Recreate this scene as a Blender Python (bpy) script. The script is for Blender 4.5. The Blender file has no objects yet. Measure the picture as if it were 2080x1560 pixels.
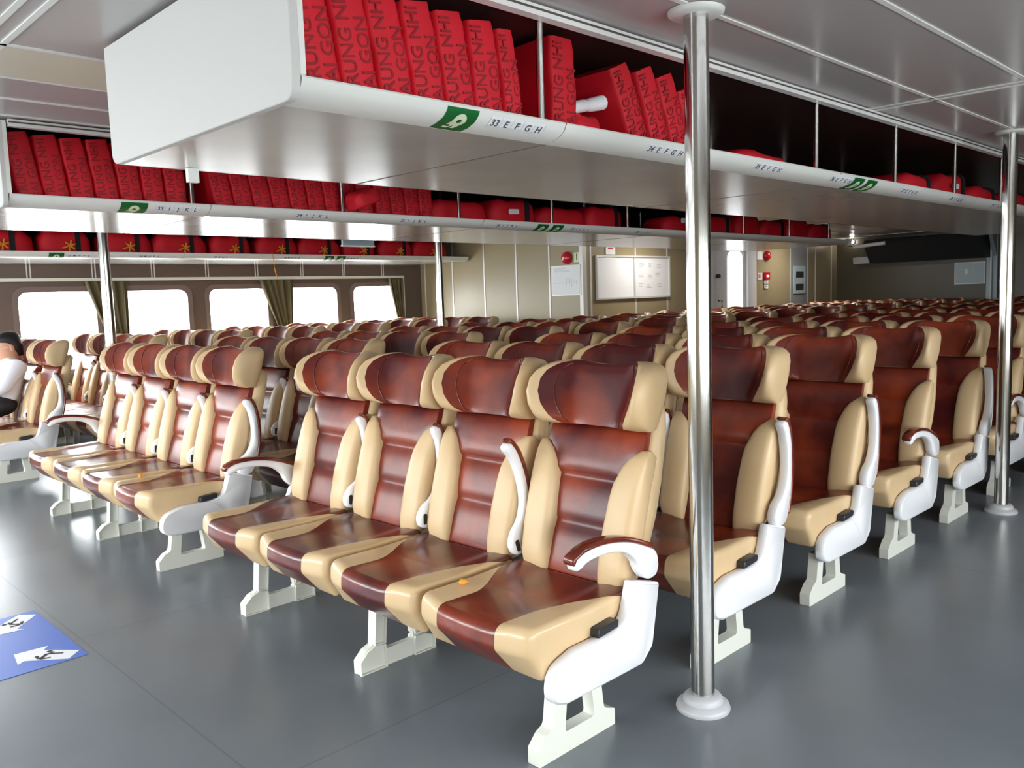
import bpy, bmesh, math, random
from mathutils import Vector, Matrix
random.seed(7)
SC = bpy.context.scene
COL = SC.collection
PI = math.pi
# ------------------------------------------------------------------ render look
SC.view_settings.view_transform = 'Standard'
SC.view_settings.look = 'None'
SC.view_settings.gamma = 1.0
SC.view_settings.exposure = 0.6
SC.view_settings.use_curve_mapping = False

# ------------------------------------------------------------------ materials
def lin(r, g, b):
    f = lambda c: (c/255/12.92) if c/255 <= .04045 else ((c/255+.055)/1.055)**2.4
    return (f(r), f(g), f(b), 1)

def vary(nt, n):        # every hide and cloth is mottled differently
    n.noise_dimensions = '4D'; oi = nt.nodes.new('ShaderNodeObjectInfo'); k = nt.nodes.new('ShaderNodeMath'); k.operation = 'MULTIPLY'; k.inputs[1].default_value = 37.
    nt.links.new(oi.outputs['Random'], k.inputs[0]); nt.links.new(k.outputs[0], n.inputs['W'])

def mat(name, col, rough=.5, metal=0., spec=.5, coat=0., noise=None, nscale=8., bump=0., bscale=200., emit=None, estr=0., col2=None):
    m = bpy.data.materials.new(name); m.use_nodes = True
    nt = m.node_tree; b = nt.nodes['Principled BSDF']
    b.inputs['Base Color'].default_value = col
    b.inputs['Roughness'].default_value = rough
    b.inputs['Metallic'].default_value = metal
    b.inputs['Specular IOR Level'].default_value = spec
    b.inputs['Coat Weight'].default_value = coat
    b.inputs['Coat Roughness'].default_value = .15
    tc = nt.nodes.new('ShaderNodeTexCoord')
    if col2 is not None:
        n = nt.nodes.new('ShaderNodeTexNoise'); n.inputs['Scale'].default_value = nscale; n.inputs['Detail'].default_value = 5
        vary(nt, n); nt.links.new(tc.outputs['Object'], n.inputs['Vector'])
        r = nt.nodes.new('ShaderNodeMapRange'); r.inputs[1].default_value = .4; r.inputs[2].default_value = .7
        nt.links.new(n.outputs['Fac'], r.inputs[0])
        mx = nt.nodes.new('ShaderNodeMix'); mx.data_type = 'RGBA'
        mx.inputs[6].default_value = col; mx.inputs[7].default_value = col2
        nt.links.new(r.outputs[0], mx.inputs[0]); nt.links.new(mx.outputs[2], b.inputs['Base Color'])
    if bump:
        n = nt.nodes.new('ShaderNodeTexNoise'); n.inputs['Scale'].default_value = bscale; n.inputs['Detail'].default_value = 3
        nt.links.new(tc.outputs['Object'], n.inputs['Vector'])
        bp = nt.nodes.new('ShaderNodeBump'); bp.inputs['Strength'].default_value = bump; bp.inputs['Distance'].default_value = .002
        nt.links.new(n.outputs['Fac'], bp.inputs['Height']); nt.links.new(bp.outputs[0], b.inputs['Normal'])
    if emit is not None:
        b.inputs['Emission Color'].default_value = emit; b.inputs['Emission Strength'].default_value = estr
    return m

MAROON = lin(78, 22, 23); MAROON2 = lin(146, 58, 30); BEIGE = lin(212, 183, 142); BEIGE2 = lin(203, 172, 129)
M = {}
M['maroon'] = mat('maroon leather', MAROON, .32, spec=.35, coat=.06, col2=MAROON2, nscale=4.6, bump=.12, bscale=130)
M['beige'] = mat('beige leather', BEIGE, .42, col2=BEIGE2, nscale=4., bump=.15, bscale=220)
M['white_plastic'] = mat('white plastic', lin(236, 236, 240), .35)
M['cream_metal'] = mat('cream painted metal', lin(226, 226, 216), .4)
M['grey_metal'] = mat('grey metal', lin(120, 122, 126), .4, metal=.6)
M['dark_plastic'] = mat('dark plastic', lin(42, 42, 46), .4)
M['armpad'] = mat('glossy maroon armrest pad', lin(92, 30, 22), .2, coat=.5, col2=lin(130, 52, 28), nscale=12)
M['steel'] = mat('polished steel', lin(205, 202, 198), .16, metal=1.)
M['flange'] = mat('grey plastic flange', lin(190, 190, 194), .35)
M['rack_lip'] = mat('off white rack lip', lin(240, 240, 234), .35)
M['rack_panel'] = mat('white rack end panel', lin(214, 212, 208), .55, bump=.1, bscale=300)
M['rack_under'] = mat('glossy grey rack underside', lin(226, 225, 220), .2, metal=.45, col2=lin(216, 214, 208), nscale=3)
M['rack_back'] = mat('dark rack back', lin(58, 36, 34), .3, spec=.4)
M['red'] = mat('red life jacket cloth', lin(218, 12, 38), .62, bump=.3, bscale=500, col2=lin(206, 9, 30), nscale=6)
M['darkred'] = mat('dark red printing', lin(150, 6, 22), .6)
M['strap'] = mat('black webbing', lin(22, 20, 24), .7)
M['orange'] = mat('orange tape', lin(226, 150, 40), .6)
M['paper'] = mat('white paper', lin(242, 243, 246), .5)
M['label_ink'] = mat('grey label print', lin(92, 92, 96), .6)
M['ink'] = mat('dark ink', lin(30, 30, 32), .6)
M['green'] = mat('green sign', lin(0, 104, 44), .4)
M['signwhite'] = mat('pale sign print', lin(226, 236, 200), .5)
M['blue'] = mat('blue floor sticker', lin(70, 108, 200), .4)
M['joint'] = mat('aluminium joint strip', lin(222, 220, 216), .4, metal=.2)
M['ceil_joint'] = mat('white ceiling joint', lin(246, 244, 240), .4)
M['bell'] = mat('red alarm bell', lin(205, 20, 40), .25, coat=.4)
M['curtain'] = mat('olive brown curtain', lin(96, 86, 58), .8, bump=.2, bscale=400)
M['frame_dark'] = mat('brown window frame', lin(120, 104, 98), .45)
M['skin'] = mat('skin', lin(206, 152, 122), .5)
M['hair'] = mat('black hair', lin(26, 20, 22), .5, bump=.5, bscale=300)
M['shirt'] = mat('white shirt', lin(232, 232, 242), .7, bump=.3, bscale=30)
M['trousers'] = mat('black trousers', lin(20, 19, 24), .7)
M['duct'] = mat('black duct panel', lin(46, 46, 48), .45)
M['bluegrey'] = mat('pale blue grey paint', lin(178, 196, 204), .4)
M['seam'] = mat('dark seam', lin(90, 84, 78), .6)
M['lamp'] = mat('lit lamp', (1, 1, 1, 1), .5, emit=(1, .97, .92, 1), estr=18.)
M['added_lamp'] = mat('added ceiling lamp glow', (1, 1, 1, 1), .5, emit=(1, .95, .86, 1), estr=110.)
M['litpane'] = mat('lit door pane', (.9, .92, .95, 1), .3, emit=(.92, .96, 1, 1), estr=2.2)
M['door_white'] = mat('white door paint', lin(226, 228, 232), .4)
M['greypanel'] = mat('grey door paint', lin(140, 144, 146), .4)

def cushion_mat():
    # beige seat with a maroon centre that flares to the full width at the rear (the covers' own pattern)
    m = bpy.data.materials.new('seat cover in maroon and beige leather'); m.use_nodes = True
    nt = m.node_tree; N = nt.nodes; L = nt.links; b = N['Principled BSDF']
    tc = N.new('ShaderNodeTexCoord'); sx = N.new('ShaderNodeSeparateXYZ'); L.new(tc.outputs['Object'], sx.inputs[0])
    ab = N.new('ShaderNodeMath'); ab.operation = 'ABSOLUTE'; L.new(sx.outputs[0], ab.inputs[0])
    mr = N.new('ShaderNodeMapRange'); mr.interpolation_type = 'SMOOTHSTEP'
    for i, v in ((1, .02), (2, .31), (3, .122), (4, .2365)): mr.inputs[i].default_value = v
    L.new(sx.outputs[1], mr.inputs[0])
    sb = N.new('ShaderNodeMath'); sb.operation = 'SUBTRACT'; L.new(ab.outputs[0], sb.inputs[0]); L.new(mr.outputs[0], sb.inputs[1])
    gt = N.new('ShaderNodeMath'); gt.operation = 'GREATER_THAN'; gt.inputs[1].default_value = 0; L.new(sb.outputs[0], gt.inputs[0])
    def nz(s, c1, c2):
        n = N.new('ShaderNodeTexNoise'); n.inputs['Scale'].default_value = s; n.inputs['Detail'].default_value = 5; vary(nt, n)
        L.new(tc.outputs['Object'], n.inputs['Vector'])
        r = N.new('ShaderNodeMapRange'); r.inputs[1].default_value = .4; r.inputs[2].default_value = .7; L.new(n.outputs['Fac'], r.inputs[0])
        x = N.new('ShaderNodeMix'); x.data_type = 'RGBA'; x.inputs[6].default_value = c1; x.inputs[7].default_value = c2
        L.new(r.outputs[0], x.inputs[0]); return x
    a = nz(4.6, MAROON, MAROON2); c = nz(4., BEIGE, BEIGE2)
    x = N.new('ShaderNodeMix'); x.data_type = 'RGBA'; L.new(gt.outputs[0], x.inputs[0]); L.new(a.outputs[2], x.inputs[6]); L.new(c.outputs[2], x.inputs[7])
    # stitched seam: a thin darker line
    ad = N.new('ShaderNodeMath'); ad.operation = 'ABSOLUTE'; L.new(sb.outputs[0], ad.inputs[0])
    lt = N.new('ShaderNodeMath'); lt.operation = 'LESS_THAN'; lt.inputs[1].default_value = .0022; L.new(ad.outputs[0], lt.inputs[0])
    y = N.new('ShaderNodeMix'); y.data_type = 'RGBA'; y.inputs[7].default_value = lin(92, 44, 30); L.new(lt.outputs[0], y.inputs[0]); L.new(x.outputs[2], y.inputs[6])
    L.new(y.outputs[2], b.inputs['Base Color'])
    ro = N.new('ShaderNodeMapRange'); ro.inputs[3].default_value = .3; ro.inputs[4].default_value = .42; L.new(gt.outputs[0], ro.inputs[0]); L.new(ro.outputs[0], b.inputs['Roughness'])
    n = N.new('ShaderNodeTexNoise'); n.inputs['Scale'].default_value = 160; L.new(tc.outputs['Object'], n.inputs['Vector'])
    bp = N.new('ShaderNodeBump'); bp.inputs['Strength'].default_value = .12; bp.inputs['Distance'].default_value = .002
    L.new(n.outputs['Fac'], bp.inputs['Height']); L.new(bp.outputs[0], b.inputs['Normal'])
    b.inputs['Coat Weight'].default_value = .2
    return m
M['cushion'] = cushion_mat()

def floor_mat():
    m = bpy.data.materials.new('dark grey vinyl floor'); m.use_nodes = True
    nt = m.node_tree; N = nt.nodes; L = nt.links; b = N['Principled BSDF']
    tc = N.new('ShaderNodeTexCoord')
    n = N.new('ShaderNodeTexNoise'); n.inputs['Scale'].default_value = 1.3; n.inputs['Detail'].default_value = 6; L.new(tc.outputs['Object'], n.inputs['Vector'])
    r = N.new('ShaderNodeMapRange'); r.inputs[1].default_value = .35; r.inputs[2].default_value = .65; L.new(n.outputs['Fac'], r.inputs[0])
    x = N.new('ShaderNodeMix'); x.data_type = 'RGBA'; x.inputs[6].default_value = lin(108, 115, 122); x.inputs[7].default_value = lin(121, 127, 133); L.new(r.outputs[0], x.inputs[0])
    # sheet joints every 1.5 m / 3.04 m
    br = N.new('ShaderNodeTexBrick'); br.offset = 0
    br.inputs['Scale'].default_value = 1; br.inputs['Brick Width'].default_value = 1.5; br.inputs['Row Height'].default_value = 3.04
    br.inputs['Mortar Size'].default_value = .0035; br.inputs['Color1'].default_value = (1, 1, 1, 1); br.inputs['Color2'].default_value = (.9, .9, .9, 1); br.inputs['Mortar'].default_value = (.72, .72, .72, 1)
    mp = N.new('ShaderNodeMapping'); mp.inputs['Location'].default_value = (.5, .62, 0); L.new(tc.outputs['Object'], mp.inputs[0]); L.new(mp.outputs[0], br.inputs['Vector'])
    mu = N.new('ShaderNodeMix'); mu.data_type = 'RGBA'; mu.blend_type = 'MULTIPLY'; mu.inputs[0].default_value = 1; L.new(x.outputs[2], mu.inputs[6]); L.new(br.outputs['Color'], mu.inputs[7])
    L.new(mu.outputs[2], b.inputs['Base Color'])
    f = N.new('ShaderNodeTexNoise'); f.inputs['Scale'].default_value = 350; L.new(tc.outputs['Object'], f.inputs['Vector'])
    bp = N.new('ShaderNodeBump'); bp.inputs['Strength'].default_value = .2; bp.inputs['Distance'].default_value = .001; L.new(f.outputs['Fac'], bp.inputs['Height']); L.new(bp.outputs[0], b.inputs['Normal'])
    b.inputs['Roughness'].default_value = .28; b.inputs['Specular IOR Level'].default_value = .5
    return m
M['floor'] = floor_mat()

def laminate(name, c1, c2, rough=.35):
    m = bpy.data.materials.new(name); m.use_nodes = True
    nt = m.node_tree; N = nt.nodes; L = nt.links; b = N['Principled BSDF']
    tc = N.new('ShaderNodeTexCoord'); mp = N.new('ShaderNodeMapping'); mp.inputs['Scale'].default_value = (40, 40, 260); L.new(tc.outputs['Object'], mp.inputs[0])
    n = N.new('ShaderNodeTexNoise'); n.inputs['Scale'].default_value = 1; n.inputs['Detail'].default_value = 3; L.new(mp.outputs[0], n.inputs['Vector'])
    x = N.new('ShaderNodeMix'); x.data_type = 'RGBA'; x.inputs[6].default_value = c1; x.inputs[7].default_value = c2; L.new(n.outputs['Fac'], x.inputs[0])
    L.new(x.outputs[2], b.inputs['Base Color']); b.inputs['Roughness'].default_value = rough
    return m
M['wall'] = laminate('olive brown laminate wall', lin(170, 156, 126), lin(148, 134, 104))
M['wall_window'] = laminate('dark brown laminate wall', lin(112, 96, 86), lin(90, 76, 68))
M['ceiling'] = mat('pale grey ceiling panel', lin(184, 178, 176), .3, spec=.5, coat=.15)
M['cream'] = mat('cream ceiling panel', lin(226, 218, 194), .35)

def glass_mat():
    m = bpy.data.materials.new('clear window glass'); m.use_nodes = True
    nt = m.node_tree; N = nt.nodes; L = nt.links; N.clear()
    o = N.new('ShaderNodeOutputMaterial'); t = N.new('ShaderNodeBsdfTransparent'); g = N.new('ShaderNodeBsdfGlossy'); mx = N.new('ShaderNodeMixShader')
    t.inputs[0].default_value = (.96, .98, .98, 1); g.inputs['Roughness'].default_value = .02; mx.inputs[0].default_value = .06
    L.new(t.outputs[0], mx.inputs[1]); L.new(g.outputs[0], mx.inputs[2]); L.new(mx.outputs[0], o.inputs[0])
    return m
M['glass'] = glass_mat()

# ------------------------------------------------------------------ mesh helpers
class MB:
    def __init__(s): s.v = []; s.f = []; s.m = []; s.cur = 0
    def add(s, vs, fs):
        o = len(s.v); s.v += [tuple(v) for v in vs]; s.f += [tuple(i+o for i in f) for f in fs]; s.m += [s.cur]*len(fs)
    def box(s, x0, x1, y0, y1, z0, z1):
        s.add([(x0,y0,z0),(x1,y0,z0),(x1,y1,z0),(x0,y1,z0),(x0,y0,z1),(x1,y0,z1),(x1,y1,z1),(x0,y1,z1)],
              [(0,3,2,1),(4,5,6,7),(0,1,5,4),(1,2,6,5),(2,3,7,6),(3,0,4,7)])
    def loft(s, rings, cap=True, closed=True):
        n = len(rings[0]); vs = [p for r in rings for p in r]; fs = []
        for i in range(len(rings)-1):
            for j in range(n if closed else n-1):
                k = (j+1) % n
                fs.append((i*n+j, i*n+k, (i+1)*n+k, (i+1)*n+j))
        if cap:
            fs.append(tuple(reversed(range(n)))); fs.append(tuple((len(rings)-1)*n+j for j in range(n)))
        s.add(vs, fs)
    def prism_x(s, poly, x0, x1, bev=0.):   # polygon in (y, z) pushed along x, optional soft edge
        if bev:
            q = inset(poly, bev)
            s.loft([[(x0, y, z) for y, z in q], [(x0+bev, y, z) for y, z in poly], [(x1-bev, y, z) for y, z in poly], [(x1, y, z) for y, z in q]])
        else:
            s.loft([[(x0, y, z) for y, z in poly], [(x1, y, z) for y, z in poly]])
    def tube(s, pts, r, n=12, cap=True):
        rings = []
        for i, p in enumerate(pts):
            p = Vector(p); a = Vector(pts[max(i-1, 0)]); b = Vector(pts[min(i+1, len(pts)-1)])
            d = (b-a).normalized(); u = d.orthogonal().normalized() if abs(d.z) < .99 else Vector((1, 0, 0)); u = (u - d*u.dot(d)).normalized(); w = d.cross(u)
            rr = r[i] if isinstance(r, (list, tuple)) else r
            rings.append([p + (u*math.cos(t*2*PI/n) + w*math.sin(t*2*PI/n))*rr for t in range(n)])
        s.loft(rings, cap)
    def lathe(s, prof, c=(0, 0, 0), n=40, cap=True):     # profile of (r, z)
        rings = [[(c[0]+r*math.cos(t*2*PI/n), c[1]+r*math.sin(t*2*PI/n), c[2]+z) for t in range(n)] for r, z in prof]
        s.loft(rings, cap)
    def sphere(s, c, rx, ry, rz, n=16, m=10):
        rings = []
        for i in range(m+1):
            a = -PI/2 + PI*i/m; k = max(math.cos(a), .02)
            rings.append([(c[0]+rx*k*math.cos(t*2*PI/n), c[1]+ry*k*math.sin(t*2*PI/n), c[2]+rz*math.sin(a)) for t in range(n)])
        s.loft(rings)
    def mesh(s, name, mats, smooth=True, angle=40):
        me = bpy.data.meshes.new(name); me.from_pydata(s.v, [], s.f)
        for k in (mats if isinstance(mats, (list, tuple)) else [mats]): me.materials.append(M[k])
        me.polygons.foreach_set('material_index', s.m)
        bm = bmesh.new(); bm.from_mesh(me); bmesh.ops.recalc_face_normals(bm, faces=bm.faces)
        if smooth:
            for f in bm.faces: f.smooth = True
            for e in bm.edges:
                if len(e.link_faces) == 2 and e.calc_face_angle(0) > math.radians(angle): e.smooth = False
        bm.to_mesh(me); bm.free(); me.update()
        return me

def inset(poly, d):
    n = len(poly); out = []
    area = sum(poly[i][0]*poly[(i+1) % n][1]-poly[(i+1) % n][0]*poly[i][1] for i in range(n))
    sg = 1 if area > 0 else -1
    for i in range(n):
        a = Vector(poly[i-1]); b = Vector(poly[i]); c = Vector(poly[(i+1) % n])
        e1 = (b-a); e2 = (c-b)
        if e1.length < 1e-9 or e2.length < 1e-9: out.append(tuple(b)); continue
        e1.normalize(); e2.normalize()
        n1 = Vector((-e1.y, e1.x))*sg; n2 = Vector((-e2.y, e2.x))*sg
        k = n1+n2
        if k.length < 1e-6: k = n1
        k.normalize(); c_ = max(k.dot(n1), .5)
        p = b+k*(d/c_); out.append((p.x, p.y))
    return out

def rpoly(pts, seg=5):      # polygon of (a, b, radius) with rounded corners
    n = len(pts); out = []
    for i in range(n):
        p = Vector(pts[i][:2]); r = pts[i][2]
        if r <= 0: out.append(tuple(p)); continue
        a = (Vector(pts[i-1][:2])-p); b = (Vector(pts[(i+1) % n][:2])-p)
        la, lb = a.length, b.length; a.normalize(); b.normalize()
        ang = math.acos(max(-1, min(1, a.dot(b))))
        t = min(r/math.tan(ang/2), la*.48, lb*.48); r = t*math.tan(ang/2)
        c = p+(a+b).normalized()*(r/math.sin(ang/2))
        s0 = p+a*t-c; s1 = p+b*t-c
        a0 = math.atan2(s0.y, s0.x); a1 = math.atan2(s1.y, s1.x); d = (a1-a0+PI) % (2*PI)-PI
        for k in range(seg+1):
            x = a0+d*k/seg; out.append((c.x+r*math.cos(x), c.y+r*math.sin(x)))
    return out

def lerp_tab(tab, x):
    if x <= tab[0][0]: return tab[0][1:]
    for a, b in zip(tab, tab[1:]):
        if x <= b[0]:
            t = (x-a[0])/(b[0]-a[0]); t = t*t*(3-2*t)*.5+t*.5
            return tuple(p+(q-p)*t for p, q in zip(a[1:], b[1:]))
    return tab[-1][1:]

def catmull(P, n):
    out = []
    for i in range(len(P)-1):
        p0 = P[max(i-1, 0)]; p1 = P[i]; p2 = P[i+1]; p3 = P[min(i+2, len(P)-1)]
        for k in range(n):
            t = k/n
            out.append(tuple(.5*((2*b)+(-a+c)*t+(2*a-5*b+4*c-d)*t*t+(-a+3*b-3*c+d)*t**3) for a, b, c, d in zip(p0, p1, p2, p3)))
    out.append(tuple(P[-1])); return out

def obj(name, me, parent=None, loc=None, rot=None):
    o = bpy.data.objects.new(name, me); COL.objects.link(o)
    if parent is not None: o.parent = parent
    if loc is not None: o.location = loc
    if rot is not None: o.rotation_euler = rot
    return o
def tag(o, label, cat, group=None, kind=None):
    if label: o['label'] = label
    if cat: o['category'] = cat
    if group: o['group'] = group
    if kind: o['kind'] = kind
    return o
def thing(name, loc, label, cat, group=None, rz=0):
    return tag(obj(name, None, None, loc, (0, 0, rz)), label, cat, group)
def struct(name, me, label=None):
    o = obj(name, me); o['kind'] = 'structure'
    if label: o['label'] = label
    return o
def copy_tree(o, parent=None):
    c = o.copy(); COL.objects.link(c); c.parent = parent
    for ch in o.children: copy_tree(ch, c)
    return c
def one(name, mats, fn, **k):
    b = MB(); fn(b); return b.mesh(name, mats, **k)

_font = {}
def text_mesh(s, size, matname, depth=.0006, align='LEFT'):
    key = (s, size, matname, align)
    if key in _font: return _font[key]
    cu = bpy.data.curves.new('lettering', 'FONT'); cu.body = s; cu.size = size; cu.extrude = depth; cu.resolution_u = 3
    cu.align_x = align; cu.align_y = 'CENTER'; cu.offset = size*.012
    t = bpy.data.objects.new('lettering', cu); COL.objects.link(t)
    bpy.context.view_layer.update()
    me = bpy.data.meshes.new_from_object(t.evaluated_get(bpy.context.evaluated_depsgraph_get()))
    bpy.data.objects.remove(t); me.materials.clear(); me.materials.append(M[matname])
    _font[key] = me; return me

# ================================================================== SETTING
XW, XR, YF, YE, XC, YB, ZC = -8.0, 3.36, -3.8, 5.95, -4.95, 12.65, 2.1
struct('floor', one('floor', 'floor', lambda b: b.box(XW-.1, XR+.1, YF-.1, YB+.1, -.1, 0), smooth=False))

def ceil(b):
    b.box(XW-.1, XR+.1, YF-.1, YB+.1, ZC, ZC+.1)
    b.cur = 1
    xs = [-.13+.37*i+.29 for i in range(0, 9)] + [-1.35, -1.74, -2.06, -2.36, -2.66] + [-3.7-.37*i for i in range(12)]
    for x in xs: b.box(x-.009, x+.009, YF, YB, ZC-.004, ZC+.001)
    for k in range(-1, 5):
        y = 2.36+3.26*k
        for d in (-.03, .03): b.box(XW, XR, y+d-.009, y+d+.009, ZC-.004, ZC+.001)
    b.cur = 2
    b.box(-1.73, -1.36, YF, YB, ZC-.003, ZC+.001)
struct('ceiling', one('ceiling', ['ceiling', 'ceil_joint', 'cream'], ceil, smooth=False))

# left wall with windows -------------------------------------------------
WZ0, WZ1, WHW = .68, 1.53, .39
WC = [-2.84+1.0*i for i in range(9)]            # window centres along the wall: ... 1.16, 2.16, 3.16, 4.16, 5.16
def side_wall(x0, x1, centres, strip_x):
    def f(b):
        b.box(x0, x1, YF, YB, 0, WZ0); b.box(x0, x1, YF, YB, WZ1, ZC)
        ys = [YF]
        for c in centres: ys += [c-WHW, c+WHW]
        ys.append(YB)
        for i in range(0, len(ys), 2): b.box(x0, x1, ys[i], ys[i+1], WZ0, WZ1)
        b.cur = 1
        s = 1 if strip_x > x0 else -1
        for k in range(-6, 9):                   # pairs of aluminium joint strips between the wall panels
            y = .91+.625*k
            if y > YE-.1: continue
            for d in (-.016, .016): b.box(strip_x-.002, strip_x+.004*s, y+d-.006, y+d+.006, 1.655, ZC)
    return f
wl = struct('wall_left', one('wall_left', ['wall_window', 'joint'], side_wall(XW-.1, XW, WC, XW), smooth=False))
def rect_ring(cy, cz, hw, hh, r, seg=6):
    return rpoly([(cy-hw, cz-hh, r), (cy+hw, cz-hh, r), (cy+hw, cz+hh, r), (cy-hw, cz+hh, r)], seg)
def window(n, c, x, s):
    cz = (WZ0+WZ1)/2; hh = (WZ1-WZ0)/2
    b = MB()
    o = rect_ring(c, cz, WHW+.035, hh+.035, .12); i = rect_ring(c, cz, WHW-.02, hh-.02, .09)
    b.loft([[(x-.06*s, y, z) for y, z in i], [(x+.012*s, y, z) for y, z in i], [(x+.014*s, y, z) for y, z in o], [(x-.002*s, y, z) for y, z in o]], cap=False)
    b.box(x-.09*s, x-.06*s, c-WHW, c+WHW, WZ0, WZ0+.02) if s > 0 else b.box(x-.06*s, x-.09*s, c-WHW, c+WHW, WZ0, WZ0+.02)
    w = struct('window_%d' % n, b.mesh('window_frame', 'frame_dark', angle=35))
    p = MB(); x_ = x-.05*s
    p.box(min(x_, x_+.006*s), max(x_, x_+.006*s), c-WHW-.0, c+WHW+.0, WZ0, WZ1)
    obj('pane', p.mesh('pane', 'glass', smooth=False), w)
    # daylight enters through the pane: a portal that guides the sky's light
    li = bpy.data.lights.new('daylight portal', 'AREA'); li.shape = 'RECTANGLE'; li.size = 2*WHW; li.size_y = WZ1-WZ0
    li.cycles.is_portal = True
    lo = bpy.data.objects.new('daylight_portal', li); COL.objects.link(lo); lo.location = (x-.08*s, c, cz); lo.rotation_euler = (PI/2, 0, -PI/2*s) if s > 0 else (PI/2, 0, PI/2)
    return w
n = 0
for c in WC:
    n += 1; window(n, c, XW, 1)
RC = [-3.1+1.0*i for i in range(7)]
struct('wall_right', one('wall_right', ['wall', 'joint'], side_wall(XR, XR+.1, RC, XR), smooth=False))
for c in RC:
    n += 1; window(n, c, XR, -1)
# front wall (behind the camera) with big forward windows
def front(b):
    b.box(XW, XR, YF-.1, YF, 0, .72); b.box(XW, XR, YF-.1, YF, 1.75, ZC)
    xs = [XW] + [v for k in range(5) for v in (-7.6+1.55*k, -7.6+1.55*k+1.25)] + [XR]
    for i in range(0, len(xs), 2): b.box(xs[i], xs[i+1], YF-.1, YF, .72, 1.75)
struct('wall_front', one('wall_front', 'wall', front, smooth=False))
for k in range(5):
    x0 = -7.6+1.55*k; n += 1
    b = MB()
    for a in ((x0-.03, x0, .69, 1.78), (x0+1.25, x0+1.28, .69, 1.78)): b.box(a[0], a[1], YF-.08, YF+.012, a[2], a[3])
    b.box(x0, x0+1.25, YF-.08, YF+.012, .69, .72); b.box(x0, x0+1.25, YF-.08, YF+.012, 1.75, 1.78)
    w = struct('window_%d' % n, b.mesh('window_frame', 'frame_dark', smooth=False))
    p = MB(); p.box(x0, x0+1.25, YF-.06, YF-.054, .72, 1.75); obj('pane', p.mesh('pane', 'glass', smooth=False), w)
    li = bpy.data.lights.new('daylight portal', 'AREA'); li.shape = 'RECTANGLE'; li.size = 1.25; li.size_y = 1.03; li.cycles.is_portal = True
    lo = bpy.data.objects.new('daylight_portal', li); COL.objects.link(lo); lo.location = (x0+.625, YF-.09, 1.235); lo.rotation_euler = (PI/2, 0, 0)
# ledge trim over the left windows
struct('trim_1', one('ledge', 'cream_metal', lambda b: (b.box(XW, XW+.03, YF, 5.63, 1.618, 1.652), b.box(XW, XW+.03, 5.605, 5.63, .6, 1.618)), smooth=False))
# end wall of the window block (front of the cabin), then the cabin's long side, then the far wall
def endwall(b):
    b.box(XW, XC, YE, YE+.06, 0, ZC)
    b.cur = 1
    for x in (-7.9, -7.3, -6.66, -6.06, -5.49): b.box(x-.012, x+.012, YE-.005, YE+.001, 0, ZC)
    b.box(XC-.05, XC+.002, YE-.012, YE+.06, 0, ZC)
struct('wall_cabin_front', one('wall_cabin_front', ['wall', 'joint'], endwall, smooth=False))
def cabin(b):
    b.box(XC-.06, XC, YE+.061, 8.6, 0, ZC); b.box(XC-.06, XC, 9.9, YB, 0, ZC); b.box(XC-.06, XC, 8.6, 9.9, 1.93, ZC)
    b.cur = 1
    for y in (6.08, 6.95, 7.63, 8.2, 10.98, 11.56, 11.85, 12.44): b.box(XC-.001, XC+.006, y-.014, y+.014, 0, ZC)
    b.cur = 2
    b.box(XC-.001, XC+.003, 10.99, 11.55, 0, ZC)
struct('wall_cabin_side', one('wall_cabin_side', ['wall', 'joint', 'greypanel'], cabin, smooth=False))
M['wall_far_shaded'] = laminate('olive laminate wall with shade in its colour', lin(84, 76, 56), lin(68, 60, 44))  # same olive laminate as the cabin, with the far end's shade painted into its colour
struct('wall_back', one('wall_back', 'wall_far_shaded', lambda b: b.box(XW, XR, YB, YB+.1, 0, ZC), smooth=False))
# white doorway with a lit pane in the cabin side
d = struct('door_1', one('door_1', 'door_white', lambda b: (b.box(XC-.055, XC-.02, 8.72, 9.86, 0, 1.93), b.box(XC-.06, XC+.02, 8.6, 8.72, 0, 1.95), b.box(XC-.06, XC+.02, 9.66, 9.9, 0, 1.95)), smooth=False))
obj('door_glass', one('door_glass', 'litpane', lambda b: b.loft([[(XC-.019, y, z) for y, z in rect_ring(9.35, 1.15, .2, .7, .1)], [(XC-.012, y, z) for y, z in rect_ring(9.35, 1.15, .2, .7, .1)]]), smooth=False), d)
obj('door_handle', one('door_handle', 'dark_plastic', lambda b: (b.tube([(XC-.02, 8.9, 1.15), (XC+.04, 8.9, 1.15), (XC+.04, 8.9, 1.05)], .012), b.tube([(XC-.02, 8.86, 1.5), (XC+.03, 8.86, 1.5)], .03))), d)

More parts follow.
